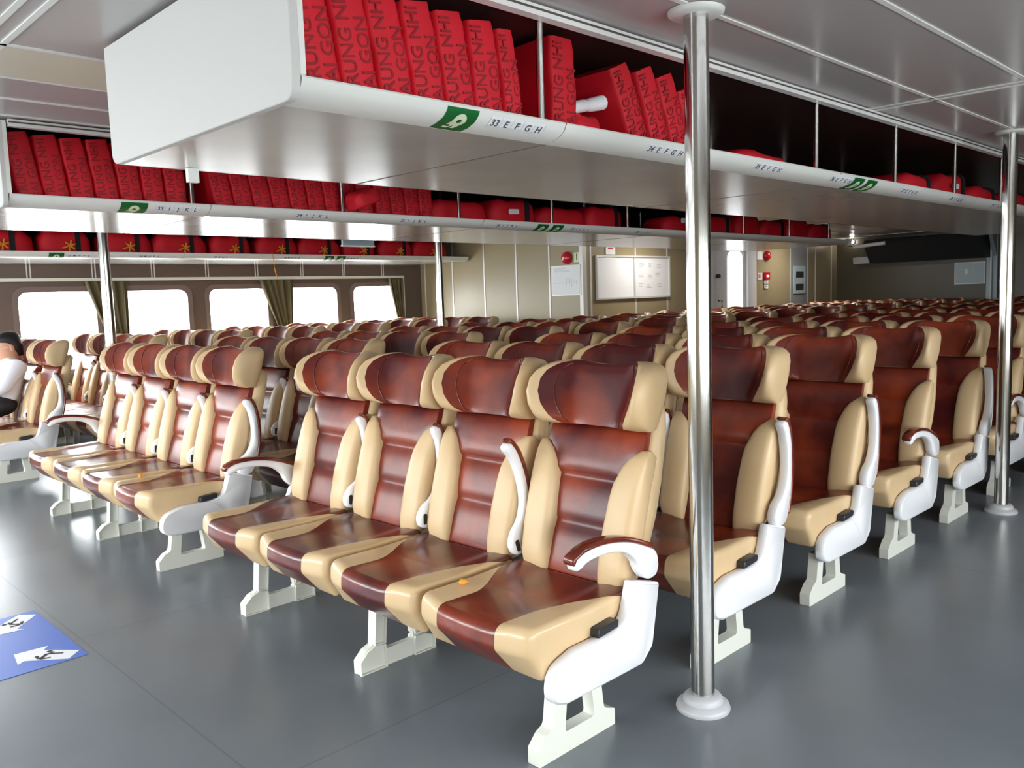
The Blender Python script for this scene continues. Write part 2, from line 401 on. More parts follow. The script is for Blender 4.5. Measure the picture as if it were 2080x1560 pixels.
# ================================================================== SEATS
def by(z): return .355+.28*(z-.4)
CW = .240       # half width of a cushion
def make_seat_meshes(hi):
    R = {}
    seg = 5 if hi else 2
    # --- cushion
    prof = rpoly([(.352, .404, .02), (.12, .396, .2), (-.090, .404, .032), (-.096, .335, .05), (-.048, .244, .014), (.30, .335, .02), (.352, .355, .02)], seg)
    nx = 25 if hi else 9
    b = MB(); rings = []
    r = .02
    xs = []
    for i in range(nx):
        xs.append((-1+2*i/(nx-1)))
    st = []
    for k in range(4 if hi else 2):
        a = PI/2*k/(4 if hi else 2); st.append((-CW+r-r*math.cos(a), r*(1-math.sin(a))))
    inner = [(-CW+r+(2*CW-2*r)*i/(nx-1), 0) for i in range(nx)]
    st = st + inner + [(-x, d) for x, d in reversed(st)]
    for x, dd in st:
        pr = inset(prof, dd) if dd > 1e-6 else prof
        u = abs(x)/CW; ring = []
        for y, z in pr:
            fr = max(0, min(1, (.05-y)/.12)); tp = max(0, min(1, (z-.34)/.05))
            y2 = y-.035*(1-u**2.2)*fr*max(0, min(1, (z-.25)/.08))
            sd = max(0, min(1, (abs(x)-.10)/.08)); sd = sd*sd*(3-2*sd)
            z2 = z+tp*(.012*sd-.006)-(.006*fr*tp*(u**3))
            ring.append((x, y2, z2))
        rings.append(ring)
    b.loft(rings)
    R['cushion'] = b.mesh('cushion', 'cushion', angle=50)
    # --- backrest shell
    tab = [(.365, .17), (.40, .19), (.5, .215), (.62, .226), (.72, .226), (.80, .22), (.87, .215), (.91, .205), (.96, .18)]
    b = MB(); rings = []; nn = 24 if hi else 12
    zs = [.365, .37, .40, .5, .6, .7, .8, .86, .90, .93, .95] if hi else [.365, .40, .6, .8, .9, .95]
    for i, z in enumerate(zs):
        hw = lerp_tab(tab, z)[0]; hd = .05; k = .8 if i in (0, len(zs)-1) else 1
        ring = []
        for t in range(nn):
            a = 2*PI*t/nn; c, s = math.cos(a), math.sin(a)
            ring.append((hw*k*math.copysign(abs(c)**.5, c), by(z)+.068+hd*k*math.copysign(abs(s)**.5, s), z))
        rings.append(ring)
    b.loft(rings)
    R['shell'] = b.mesh('backrest', 'beige', angle=60)
    # --- maroon tufted centre panel
    b = MB(); rows = []; nz = 40 if hi else 12; nx = 14 if hi else 6
    tufts = [.372, .552, .702, .864]
    for i in range(nz+1):
        z = .372+(.864-.372)*i/nz
        w = .122 if z < .68 else .122+.078*min(1, max(0, (z-.68)/.115))**.8
        sg = max(0, [k for k in range(3) if z >= tufts[k]-1e-6][-1]); t = (z-tufts[sg])/(tufts[sg+1]-tufts[sg])
        bl = (max(0, 1-abs(2*t-1)**3.2))**.6
        row = []
        for j in range(nx+1):
            u = -1+2*j/nx
            e = (max(0, 1-abs(u)**5))**.5 if z > .74 else 1
            top = .007 if sg == 2 else 0
            row.append((u*w, by(z)+.010-(.013+top)*bl*(.35+.65*e)-.003*e, z))
        rows.append(row)
    vs = [p for r_ in rows for p in r_]; W = nx+1; fs = [(i*W+j, i*W+j+1, (i+1)*W+j+1, (i+1)*W+j) for i in range(nz) for j in range(nx)]
    o = len(vs); back = [(x, by(z)+.03, z) for x, y, z in vs]; rim = [j for j in range(W)] + [i*W+nx for i in range(1, nz+1)] + [nz*W+j for j in range(nx-1, -1, -1)] + [i*W for i in range(nz-1, 0, -1)]
    bk = [back[k] for k in rim]; vs2 = vs+bk
    for q in range(len(rim)): fs.append((rim[q], rim[(q+1) % len(rim)], o+(q+1) % len(rim), o+q))
    b.add(vs2, fs)
    R['panel'] = b.mesh('backrest_panel', 'maroon', angle=60)
    # --- bolsters
    for s in (-1, 1):
        b = MB(); rings = []; nn = 16 if hi else 8
        tb = [(.372, .125, .185, .004), (.385, .112, .208, .03), (.45, .108, .228, .048), (.56, .108, .231, .054), (.66, .114, .232, .052), (.70, .121, .232, .049), (.745, .139, .232, .042), (.775, .158, .231, .034), (.793, .178, .229, .024), (.806, .2, .225, .012)]
        zs = [.372+(.806-.372)*(i/17) for i in range(18)] if hi else [t[0] for t in tb]
        for z in zs:
            xi, xo, f = lerp_tab(tb, z); c = (xi+xo)/2; h = (xo-xi)/2
            ring = []
            for t in range(nn):
                a = 2*PI*t/nn; ca, sa = math.cos(a), math.sin(a)
                x = c+h*math.copysign(abs(ca)**.65, ca)
                y = by(z)-.008-((f-.012)*abs(sa)**.7 if sa > 0 else -.07*min(1, f/.03)*abs(sa)**.7)
                ring.append((s*x, y, z))
            rings.append(ring)
        b.loft(rings)
        R['bolster%d' % s] = b.mesh('side_bolster', 'beige', angle=60)
    # --- headrest: maroon pad between two forward wings
    tb = [(.868, .128, .224, .03, 1), (.885, .146, .231, .07, 1), (.91, .167, .237, .1, 1), (.94, .184, .241, .117, 1), (.98, .197, .2435, .128, 1), (1.02, .198, .243, .122, 1), (1.045, .19, .237, .104, 1), (1.062, .175, .223, .078, .9), (1.072, .156, .202, .046, .7), (1.077, .132, .174, .016, .35)]
    zs = ([.868, .874, .885, .9, .92, .94, .96, .98, 1.0, 1.02, 1.035, 1.048, 1.058, 1.066, 1.072, 1.077] if hi else [.868, .9, .95, 1.0, 1.04, 1.066, 1.077])
    q = 4 if hi else 2
    L = []
    for z in zs:
        bb, W_, F, dp = lerp_tab(tb, z); y0 = by(min(z, 1.06))
        P = [(0, 0), (.58*bb, -.12*F), (bb, -.78*F), (.45*bb+.55*W_, -.99*F), (W_*.985, -.8*F), (W_, -.3*F), (.95*W_, .035*dp), (.6*W_, .062*dp), (0, .066*dp)]
        L.append([(x, y0+y+.02*(1-dp), z-.013*max(0, (z-.97)/.107)**2*(1-min(1, (abs(x)/(.78*W_))**2))) for x, y in catmull(P, q)])
    ring_last = [(p[0]*.85, by(1.06)+.02, p[2]+.0005) for p in L[-1]]; ring_first = [(p[0]*.9, by(.868)+.03+.6*(p[1]-by(.868)-.03), .866) for p in L[0]]
    L = [ring_first]+L+[ring_last]
    k1 = 2*q
    pad = MB(); pad.loft([[(-p[0], p[1]-.002, p[2]) for p in reversed(r_[1:k1+1])]+[(p[0], p[1]-.002, p[2]) for p in r_[:k1+1]] for r_ in L], cap=False, closed=False)
    R['pad'] = pad.mesh('headrest', 'maroon', angle=60)
    for s in (-1, 1):
        wg = MB(); wg.loft([[(s*p[0], p[1], p[2]) for p in r_[k1:]] for r_ in L], cap=False, closed=False)
        R['wing%d' % s] = wg.mesh('headrest_wing', 'beige', angle=60)
    # stitched piping over the pad, following two vertical seams
    for s in (-1, 1):
        b = MB(); pts = []
        for r_ in L[2:-2]:
            p = r_[q+max(1, q//2)]; pts.append((s*p[0], p[1]-.0035, p[2]))
        b.tube(pts, .0022, 5)
        R['piping%d' % s] = b.mesh('piping', 'maroon')
    return R
HI = make_seat_meshes(True); LO = make_seat_meshes(False)
ORD = ['front', 'second', 'third', 'fourth', 'fifth', 'sixth', 'seventh', 'eighth', 'ninth', 'tenth', 'eleventh', 'twelfth', 'thirteenth', 'fourteenth', 'fifteenth']
def proto_seat(R, hi):
    t = obj('passenger_seat', None)
    obj('cushion', R['cushion'], t)
    s = obj('backrest', R['shell'], t)
    obj('backrest_panel', R['panel'], s)
    for k in (-1, 1): obj('side_bolster', R['bolster%d' % k], s)
    h = obj('headrest', R['pad'], t)
    for k in (-1, 1): obj('headrest_wing', R['wing%d' % k], h)
    if hi:
        for k in (-1, 1): obj('piping', R['piping%d' % k], h)
    return t

# ---- frame meshes
def leg_mesh(x0, x1, zt, ribs):
    b = MB()
    out = rpoly([(-.062, 0, .004), (.272, 0, .004), (.272, .05, .006), (.24, .062, .02), (.222, .07, .02), (.205, zt, 0), (-.0+.015, zt, 0), (.0, .092, .02), (-.03, .08, .02), (-.062, .048, .006)], 3)
    hole = rpoly([(.048, .062, .01), (.178, .062, .01), (.163, zt-.012, .008), (.064, zt-.012, .008)], 3)
    # outline ring with a window: two strips joined by quads (front half / rear half)
    bm = bmesh.new()
    ov = [bm.verts.new((0, y, z)) for y, z in out]; hv = [bm.verts.new((0, y, z)) for y, z in hole]
    e = [bm.edges.new((ov[i], ov[(i+1) % len(ov)])) for i in range(len(ov))]+[bm.edges.new((hv[i], hv[(i+1) % len(hv)])) for i in range(len(hv))]
    bmesh.ops.triangle_fill(bm, use_beauty=True, edges=e)
    vs = [v.co.copy() for v in bm.verts]; bm.verts.index_update(); fs = [[v.index for v in f.verts] for f in bm.faces]; bm.free()
    n_ = len(vs)
    for x in (x0, x1): b.add([(x, v.y, v.z) for v in vs], fs)
    for lp, off in ((len(out), 0), (len(hole), len(out))):
        vv = [(x0, vs[off+i].y, vs[off+i].z) for i in range(lp)]+[(x1, vs[off+i].y, vs[off+i].z) for i in range(lp)]
        b.add(vv, [(i, (i+1) % lp, lp+(i+1) % lp, lp+i) for i in range(lp)])
    if ribs:    # pressed channel: raised rims round the foot pockets and up the posts
        w = .004
        def rim(poly):
            q = inset(poly, w)
            for xa, xb in ((x1, x1+.012), (x0-.012, x0)):
                b.loft([[(xa, y, z) for y, z in poly], [(xb, y, z) for y, z in poly], [(xb, y, z) for y, z in q], [(xa, y, z) for y, z in q]], cap=False)
        rim([(-.062, 0), (.05, 0), (.05, .06), (.046, .086), (0, .09), (-.03, .078), (-.062, .048)])
        rim([(.175, 0), (.272, 0), (.272, .05), (.24, .062), (.222, .07), (.18, .07), (.176, .06)])
        rim([(0.0, .092), (.047, .088), (.063, zt), (.015, zt)]); rim([(.179, .08), (.222, .08), (.205, zt), (.164, zt)])
    return b.mesh('leg', 'cream_metal', angle=30)
LEG_END = leg_mesh(-.042, 0.0, .20, False); LEG_MID = leg_mesh(-.034, -.012, .252, True)
def side_frame():
    b = MB()
    p = rpoly([(-.062, .20, .05), (.005, .178, .05), (.345, .178, .03), (.398, .222, .04), (.437, .41, .006), (.305, .447, .006), (.268, .335, .06), (.20, .318, .05), (.05, .318, .08), (-.05, .29, .07)], 5)
    b.prism_x(p, .016, .056, .007)
    q = inset(p, .03)
    return b.mesh('side_frame', 'white_plastic', angle=45)
SIDE = side_frame()
def arm_mesh():
    top = catmull([(.026, .015), (.012, .038), (-.03, .056), (-.12, .082), (-.22, .092), (-.31, .084), (-.355, .066)], 4)
    bot = catmull([(-.362, .048), (-.354, .034), (-.338, .034), (-.30, .052), (-.22, .062), (-.14, .052), (-.085, .02), (-.058, -.02), (-.02, -.045), (.018, -.038), (.03, -.008)], 4)
    b = MB(); b.prism_x(top+bot, -.0155, .0155, .005)
    body = b.mesh('armrest', 'white_plastic', angle=50)
    up = [(y, z+.015) for y, z in top[6:]]; dn = [(y, z-.002) for y, z in top[6:]]
    pd = up+[(-.37, .072), (-.374, .056), (-.364, .048)]+list(reversed(dn))
    b = MB(); b.prism_x(pd, -.0168, .0168, .004)
    return body, b.mesh('armrest_pad', 'armpad', angle=50)
ARM, ARMPAD = arm_mesh()
BRACKET = one('armrest_bracket', 'dark_plastic', lambda b: b.prism_x(rpoly([(.30, .255, .005), (.33, .245, .005), (.425, .40, .01), (.405, .43, .01), (.37, .40, .01)], 2), -.007, .007))
BUTTON = one('recline_button', 'dark_plastic', lambda b: b.prism_x(rpoly([(.145, .319, .004), (.235, .327, .004), (.243, .352, .006), (.15, .345, .006)], 2), .0175, .05, .003))
BEAM = one('beam', 'grey_metal', lambda b: (b.box(-2.0, .03, .09, .14, .205, .25), b.box(-2.0, .03, .29, .325, .225, .258)), smooth=False)
LBRACK = one('end_bracket', 'white_plastic', lambda b: b.prism_x(rpoly([(.28, .23, .01), (.34, .23, .01), (.44, .40, .01), (.425, .445, .01), (.37, .43, .02)], 3), -2.062, -2.03, .004))
ANG = {'down': math.radians(-5), 'up': math.radians(-91.5), 'mid': math.radians(-74)}
SLOT = one('pivot_slot', 'dark_plastic', lambda b: b.prism_x(rpoly([(-.03, -.03, .006), (.012, -.03, .006), (.012, -.014, .006), (-.03, -.012, .006)], 2), .015, .0172))
def frame_for(x, y, states, label, group, first=[None]):
    t = thing('seat_frame', (x, y, 0), label, 'seat frame', group)
    obj('leg', LEG_END, t); obj('leg', LEG_MID, t, (-.853, 0, 0)); obj('leg', LEG_MID, t, (-1.70, 0, 0))
    obj('beam', BEAM, t); obj('side_frame', SIDE, t); obj('recline_button', BUTTON, t); obj('end_bracket', LBRACK, t)
    for i, s in enumerate(states):
        if s is None: continue
        ax = (.036, -.4795, -.9885, -1.4975, -2.046)[i]
        a = obj('armrest', ARM, t, (ax, .405 if i in (0, 4) or s == 'down' else .362, .478 if s == 'down' else .447), (ANG[s] if i in (1, 2, 3) or s == 'down' else math.radians(-87), 0, 0))
        obj('armrest_pad', ARMPAD, a)
        if i in (0, 4): a.scale = (1.25, 1, 1)
        elif y < 1.7: obj('pivot_slot', SLOT, a)
        if i in (1, 2, 3): obj('armrest_bracket', BRACKET, t, (ax, 0, 0))
    return t
BLOCKS = [('near', 0.0, 15), ('middle', -2.598, 15), ('window', -5.8, 7)]
AISLE = {'near': 'the pole aisle', 'middle': 'the narrow aisle', 'window': 'the window aisle'}
WHERE = {'near': 'near block beside the thick steel pole', 'middle': 'middle block', 'window': 'window block'}
END_STATE = {('near', 0): 'down', ('near', 1): 'up', ('near', 2): 'up', ('near', 3): 'down', ('near', 4): 'up', ('near', 5): 'down',
             ('middle', 0): 'up', ('middle', 1): 'up', ('window', 0): 'up', ('window', 1): 'up'}
P_HI = proto_seat(HI, True); P_LO = proto_seat(LO, False); used = {'hi': False, 'lo': False}
SPOS = ['next to %s', 'second from %s', 'third from %s', 'farthest from %s']
def in_view(x, y):      # leave out seats far outside the photo's field
    dx, dy = x-1.546, y+1.63
    dep = -.715*dx+.699*dy; lat = .699*dx+.715*dy
    return -.80 < lat/dep < .80
seat_of = {}
for bn, bx, rows in BLOCKS:
    for k in range(rows):
        any_ = False
        for i in range(4):
            sx = bx-.225-.509*i; sy = .8*k
            if not in_view(sx, sy+.4): continue
            any_ = True
            hi = k <= 2 or (bn == 'near' and k <= 4)
            key = 'hi' if hi else 'lo'; P = P_HI if hi else P_LO
            t = P if not used[key] else copy_tree(P)
            used[key] = True
            t.location = (sx, sy, 0)
            lab = 'maroon and beige seat %s, %s row, %s block' % (SPOS[i] % AISLE[bn], ORD[k], bn)
            if bn == 'window' and k == 0 and i == 1: lab = 'maroon and beige seat taken by the man in the white shirt'
            tag(t, lab, 'seat', 'maroon and beige passenger seats')
            seat_of[bn, k, i] = t
        if any_:
            s = [END_STATE.get((bn, k), random.choice(['up', 'up', 'down'])), 'up', 'up', 'up', 'down']
            if bn == 'near' and k == 0: s = ['down', 'mid', 'up', 'up', 'down']
            if k > 3: s[1] = s[2] = s[3] = None if k > 6 else 'up'
            frame_for(bx, .8*k, s, 'white legs, side frame and armrests under the %s row of the %s block' % (ORD[k], bn), 'seat frames on white legs')

# ================================================================== POLES
def pole(x, y, lab):
    t = thing('support_pole', (x, y, 0), lab, 'pole', 'polished steel support poles')
    obj('tube', one('tube', 'steel', lambda b: b.lathe([(.036, .03), (.036, 2.088)], n=40), angle=60), t)
    obj('base_flange', one('base_flange', 'flange', lambda b: b.lathe([(.082, 0), (.084, .006), (.08, .018), (.062, .026), (.06, .038), (.054, .046), (.04, .05), (.0365, .05)]), angle=50), t)
    obj('ceiling_flange', one('ceiling_flange', 'rack_lip', lambda b: b.lathe([(.0365, 2.084), (.07, 2.084), (.08, 2.09), (.082, 2.0985)]), angle=50), t)
pole(.143, .532, 'thick polished steel pole standing beside the front rows of the near block')
pole(.139, 3.572, 'polished steel pole at the picture edge beside the fifth row of seats')
pole(-4.73, .53, 'polished steel pole rising behind the front row of the middle block')
pole(-4.765, 3.61, 'polished steel pole in front of the end wall panels, far side')

# ================================================================== LUGGAGE RACKS
def lip_profile(x, zb, zt):        # (x, z) closed profile of the rounded front edge
    return [(x-.09, zb), (x-.08, zb), (x-.055, zb+.004), (x-.025, zb+.014), (x-.008, zb+.028), (x, zb+.045), (x, zt-.006), (x-.004, zt), (x-.035, zt), (x-.035, zt-.012), (x-.03, zt-.016), (x-.03, zb+.05), (x-.06, zb+.02), (x-.09, zb+.012)]
def lip_curve(x, zb, zt):
    return [(x-.085, zb), (x-.055, zb+.004), (x-.025, zb+.014), (x-.008, zb+.028), (x, zb+.045), (x, zt-.006)]
def decal(poly_yz_fn): pass
def rack(x, zb, zt, depth, y0, y1, label, seams, posts, signs, labels, letters, end_panel=True, ceil_gap=.012):
    t = thing('luggage_rack', (x, y0, zb), label, 'luggage rack', 'overhead luggage racks')
    def P(name, mats, fn, par=t, **k):      # build in world coordinates, store relative to the rack's base
        b = MB(); fn(b); b.v = [(v[0]-x, v[1]-y0, v[2]-zb) for v in b.v]
        return obj(name, b.mesh(name, mats, **k), par)
    xb = x-depth
    P('tray', ['rack_under', 'seam'], lambda b: (b.box(xb, x-.09, y0+.012, y1, zb, zb+.012), setattr(b, 'cur', 1), [b.box(xb, x-.09, s-.0035, s+.0035, zb-.0008, zb) for s in seams]), smooth=False)
    pr = lip_profile(x, zb, zt)
    def lip(b):
        cuts = [y0+.012]+list(seams)+[y1]
        for a, c in zip(cuts, cuts[1:]):
            b.loft([[(p, a+.0015, q) for p, q in pr], [(p, c-.0015, q) for p, q in pr]])
        b.cur = 1
        for s in seams:
            pi = inset([(p, q) for p, q in pr], .001)
            b.loft([[(p, s-.0016, q) for p, q in pi], [(p, s+.0016, q) for p, q in pi]])
    P('lip', ['rack_lip', 'seam'], lip, angle=35)
    P('back_panel', 'rack_back', lambda b: b.box(xb-.012, xb, y0+.012, y1, zb, ZC-ceil_gap), smooth=False)
    P('top_panel', 'rack_back', lambda b: b.box(xb, x-.02, y0+.012, y1, ZC-.024, ZC-ceil_gap), smooth=False)
    P('edge_trim', ['ceil_joint', 'seam'], lambda b: (b.box(x-.02, x+.012, y0+.03, y1, ZC-.034, ZC-.005), setattr(b, 'cur', 1), b.box(x+.012, x+.0135, y0+.03, y1, ZC-.02, ZC-.014)), smooth=False)
    if end_panel:
        ep = rpoly([(xb-.014, zb-.004, .035), (x-.004, zb-.004, .085), (x+.002, zt+.01, .002), (x+.002, ZC-ceil_gap, 0), (xb-.014, ZC-ceil_gap, 0)], 6)
        P('end_panel', ['rack_panel', 'rack_lip'], lambda b: (b.loft([[(p, y0-.012, q) for p, q in inset(ep, .002)], [(p, y0-.01, q) for p, q in ep], [(p, y0+.008, q) for p, q in ep]]), setattr(b, 'cur', 1), b.box(x-.02, x+.003, y0+.008, y0+.022, zt, ZC-ceil_gap)), angle=40)
    for yy in posts:
        P('post', 'steel', lambda b: b.tube([(x-.028, yy, zt-.02), (x-.028, yy, ZC-.026)], .011, 12))
        P('post', 'steel', lambda b: b.tube([(xb+.05, yy-.1, zb+.012), (xb+.05, yy-.1, ZC-.026)], .009, 10))
    lc = lip_curve(x, zb, zt)
    def on_lip(u):   # point and outward normal at height share u along the rounded face (0 bottom, 1 top)
        d = [0]
        for a, c in zip(lc, lc[1:]): d.append(d[-1]+math.hypot(c[0]-a[0], c[1]-a[1]))
        s = u*d[-1]
        for i in range(len(lc)-1):
            if s <= d[i+1]+1e-9:
                k = (s-d[i])/(d[i+1]-d[i]); p = (lc[i][0]+(lc[i+1][0]-lc[i][0])*k, lc[i][1]+(lc[i+1][1]-lc[i][1])*k)
                tx, tz = lc[i+1][0]-lc[i][0], lc[i+1][1]-lc[i][1]; l = math.hypot(tx, tz)
                return p, (tz/l, -tx/l)
    def patch(b, ya, yb, u0, u1, off, n=10, f=lambda s, t: (s, t)):
        rows = []
        for i in range(n+1):
            u = u0+(u1-u0)*i/n; p, nn = on_lip(u); rows.append((p[0]+nn[0]*off, p[1]+nn[1]*off))
        vs = [(p, yy, q) for p, q in rows for yy in (ya, yb)]
        b.add(vs, [(2*i, 2*i+1, 2*i+3, 2*i+2) for i in range(n)])
    for (ya, yb) in signs:            # green sign with a pale looped strap emblem wrapped round the lip
        sg = P('safety_sign', 'green', lambda b: patch(b, ya, yb, .02, .93, .0012), angle=80)
        def emblem(b):
            w = yb-ya; c = (ya+yb)/2
            def pt(yy, u):
                p, nn = on_lip(max(0, min(1, u))); return (p[0]+nn[0]*.0022, yy, p[1]+nn[1]*.0022)
            # ring
            R0, R1 = [], []
            for a in range(20):
                an = 2*PI*a/20
                R0.append(pt(c+.02*w+math.cos(an)*w*.2, .56+math.sin(an)*.24)); R1.append(pt(c+.02*w+math.cos(an)*w*.07, .56+math.sin(an)*.07))
            b.loft([R0, R1], cap=False)
            # two ends of the strap
            b.add([pt(c-.18*w, .52), pt(c-.02*w, .36), pt(c-.10*w, .18), pt(c-.26*w, .2)], [(0, 1, 2, 3)])
            b.add([pt(c+.02*w, .36), pt(c+.16*w, .38), pt(c+.10*w, .2), pt(c-.02*w, .2)], [(0, 1, 2, 3)])
        e = P('emblem', 'signwhite', emblem, sg, smooth=False)
    for num, yc in labels:            # row number and seat letters on a clear strip
        def strip(b):
            patch(b, yc-.105, yc+.105, .50, .86, .0006)
            b.cur = 1
            for k in range(6): patch(b, yc-.105+.042*k-.0006, yc-.105+.042*k+.0006, .50, .86, .0009)
        st = P('seat_label', ['paper', 'flange'], strip, smooth=False)
        p, nn = on_lip(.68); ang = math.atan2(nn[1], nn[0])
        chars = [str(num)]+list(letters)
        for i, ch in enumerate(chars):
            me = text_mesh(ch, .03, 'label_ink', align='CENTER')
            o = obj('lettering', me, st, (p[0]+nn[0]*.001-x, yc-.084+.042*i-y0, p[1]+nn[1]*.001-zb))
            o.rotation_euler = Matrix(((0, nn[1]*-1, nn[0]), (1, 0, 0), (0, nn[0], nn[1]))).to_euler()
    return t
PST = [.17+.848*i for i in range(0, 9)]
R1 = rack(-.11, 1.745, 1.795, 1.06, -.63, 7.4, 'overhead rack with white end panel above the near block, packed with red jackets', [.245, 2.05, 3.86, 5.66], PST, [(-.2, -.092), (2.20, 2.31), (2.34, 2.45)],
          [(33, .06), (34, .762), (35, 1.447), (36, 2.09), (37, 2.88), (38, 3.57), (39, 4.3)], 'EFGH')
obj('hook', one('hook', 'rack_lip', lambda b: b.box(-1.04, -1.02, .2, .235, -.045, -.001), smooth=False), R1)
R2 = rack(-2.42, 1.745, 1.795, 1.15, -.63, 7.4, 'overhead rack above the middle block, second rack away from the camera', [.25, 2.05, 3.86, 5.66], PST, [(-.17, -.05), (2.55, 2.66), (2.70, 2.81)],
          [(33, .094), (34, .824), (35, 1.503), (36, 2.274), (37, 3.0), (38, 3.75), (39, 4.5)], 'IJKL')
R3 = rack(-6.9, 1.795, 1.856, 1.095, YF+.05, 5.9, 'overhead rack along the window wall full of lying red jackets', [.25, 2.05, 3.9], [], [(.80, .93), (3.70, 3.82), (3.86, 3.98)],
          [(33, 1.06), (34, 1.71), (35, 2.47), (36, 3.28), (37, 4.1)], 'MNPS', end_panel=False)

# ================================================================== LIFE JACKETS
def jacket_body(w, d, h, seed, n=7):
    # standing folded foam slab: rounded, slightly puffed block; local origin bottom centre, front face towards +x
    rnd = random.Random(seed); b = MB(); rings = []
    for i in range(9):
        z = h*i/8; e = .92 if i in (0, 8) else (1. if i in (2, 3, 4, 5, 6) else .985)
        p = rpoly([(-d, -w/2*e, .02), (0, -w/2*e, .014), (0, w/2*e, .014), (-d, w/2*e, .02)], 3)
        k = rnd.uniform(-.003, .003)
        rings.append([(x+(.004*math.sin(PI*i/8) if x > -.01 else 0)+k*.3, y+k, z+(rnd.uniform(-.001, .001))) for x, y in p])
    b.loft(rings); return b.mesh('life_jacket', 'red', angle=60)
T1 = lambda: text_mesh('TRUNG NHI', .05, 'darkred'); T2 = lambda: text_mesh('SAI GON', .05, 'darkred')
BODY = [jacket_body(.1, .34, .30, s) for s in range(4)]
TXT_ROT = Matrix(((0, 0, 1), (0, -1, 0), (1, 0, 0))).to_3x3()
# text x -> +z, text y -> -y, text normal -> +x
TXT_ROT = Matrix(((0, 0, 1), (0, -1, 0), (1, 0, 0)))
def standing(x, y, z, lean, label, i, grp, sc=1., yaw=0., wsc=1.):
    t = obj('life_jacket', BODY[i % 4], None, (x, y, z), (lean, 0, yaw)); t.scale = (1, wsc, sc*.955)
    tag(t, label, 'life jacket', grp)
    for me, yy in ((T1(), -.022), (T2(), .027)):
        o = obj('printed_lettering', me, t, (.0047, yy, .012), Matrix(((0, 0, 1), (0, -1, 0), (1, 0, 0))).to_euler() if False else None)
        o.rotation_mode = 'QUATERNION'
        o.rotation_quaternion = Matrix(((0, 0, 1), (0, -1, 0), (1, 0, 0))).to_quaternion()
    return t
def tagpaper(parent, loc, rot, w=.1, h=.035):
    b = MB(); b.prism_x(rpoly([(-w/2, -h/2, .008), (w/2, -h/2*.7, .008), (w/2, h/2, .008), (-w/2, h/2*.8, .008)], 2), 0, .004)
    return obj('paper_tag', b.mesh('paper_tag', 'paper'), parent, loc, rot)
def lying_mesh(L, d, h, seed):
    rnd = random.Random(seed); b = MB(); rings = []; m = 11
    for i in range(m):
        u = i/(m-1); e = 1-.28*abs(2*u-1)**6; k = rnd.uniform(.94, 1.04)
        p = rpoly([(-d*.5*e, 0, .03), (d*.5*e, 0, .03), (d*.5*e, h*k*e, .045), (-d*.5*e, h*k*e, .045)], 4)
        rings.append([(x, -L/2+L*u, z) for x, z in p])
    b.loft(rings); return b.mesh('life_jacket', 'red', angle=60)
LY = [lying_mesh(.5, .3, .15, 11), lying_mesh(.44, .3, .18, 12), lying_mesh(.55, .3, .13, 13)]
STRAPM = one('strap', 'strap', lambda b: b.loft([[(x, yy, z) for x, z in rpoly([(-.155, -.0, .03), (.158, -.0, .03), (.158, .187, .045), (-.155, .187, .045)], 4)] for yy in (-.022, .022)]))
def bow(b):
    for a in (20, 75, 140, 200, 260, 320):
        r = math.radians(a); l = .05 if a not in (260, 200) else .075
        y, z = math.cos(r)*l, math.sin(r)*l
        b.tube([(0, 0, 0), (.012, y*.55, z*.55), (.006, y, z)], [.006, .009, .007], 6)
BOW = one('tie_tape', 'orange', bow)
def lying(x, y, z, i, rot, label, grp, strap=True, bowc=False, paper=False, sz=1.):
    t = tag(obj('life_jacket', LY[i % 3], None, (x, y, z), rot), label, 'life jacket', grp); t.scale = (1, 1, sz)
    if strap:
        s = obj('strap', STRAPM, t, (0, .1, .0)); s.scale = (1, 1, (.15, .18, .13)[i % 3]/.187*1.05)
    if bowc:
        w_ = obj('tie_tape', BOW, t, (.172, .02, .105/sz)); w_.scale = (1, 1, 1/sz)
    if paper: tagpaper(t, (.166, -.05, .1), (0, 0, 0))
    return t
NTH = ['first', 'second', 'third', 'fourth', 'fifth', 'sixth', 'seventh', 'eighth', 'ninth', 'tenth', 'eleventh', 'twelfth', 'thirteenth', 'fourteenth', 'fifteenth', 'sixteenth']
ZS = 1.7575
# rack over the near block
ys = [-.513, -.407, -.301, -.195, -.09, .015]
leans = [.17, .165, .16, .15, .14, .12]
for i, (y, a) in enumerate(zip(ys, leans)):
    standing(-.178, y, ZS+.016, a, 'red life jacket standing upright, %s from the end panel of the near rack' % NTH[i], i, 'standing life jackets in the near rack', sc=1.0-.01*i)
standing(-.178, .106, ZS+.016, .115, 'red life jacket standing just before the first steel post of the near rack', 6, 'standing life jackets in the near rack', sc=.93, wsc=.68)
standing(-.36, .222, ZS+.004, 0, 'red life jacket set back in shade behind the first post of the near rack', 1, 'standing life jackets in the near rack', sc=.78, wsc=.4)
standing(-.178, .315, ZS+.016, -.0, 'tall red life jacket standing alone just past the first post of the near rack', 2, 'standing life jackets in the near rack', sc=1.0, yaw=-.06, wsc=1.05)
for i, (y, a, s) in enumerate([(.69, .42, .9), (.815, .38, .93), (.93, .36, .92), (1.045, .36, .82)]):
    t = standing(-.178, y, ZS+.025, a, 'red life jacket leaning over, %s of the slanted four near the thick pole' % NTH[i], i, 'slanted life jackets in the near rack', sc=s)
    t.location.z = ZS+.012+.05*math.sin(a)
lt = lying(-.36, .472, ZS+.003, 2, (0, 0, .0), 'red life jacket lying flat with a white paper tag beside the tall upright one', 'lying life jackets in the near rack', strap=False, sz=.62)
lt.scale = (1, .29, .84)
b = MB(); b.tube([(-.004, -.085, -.022), (.002, -.075, -.016), (.0, -.01, .0), (.0, .0, .0), (.0, .01, .003), (.004, .075, .02), (.0, .085, .024)], [.006, .019, .02, .0155, .021, .024, .008], 14)
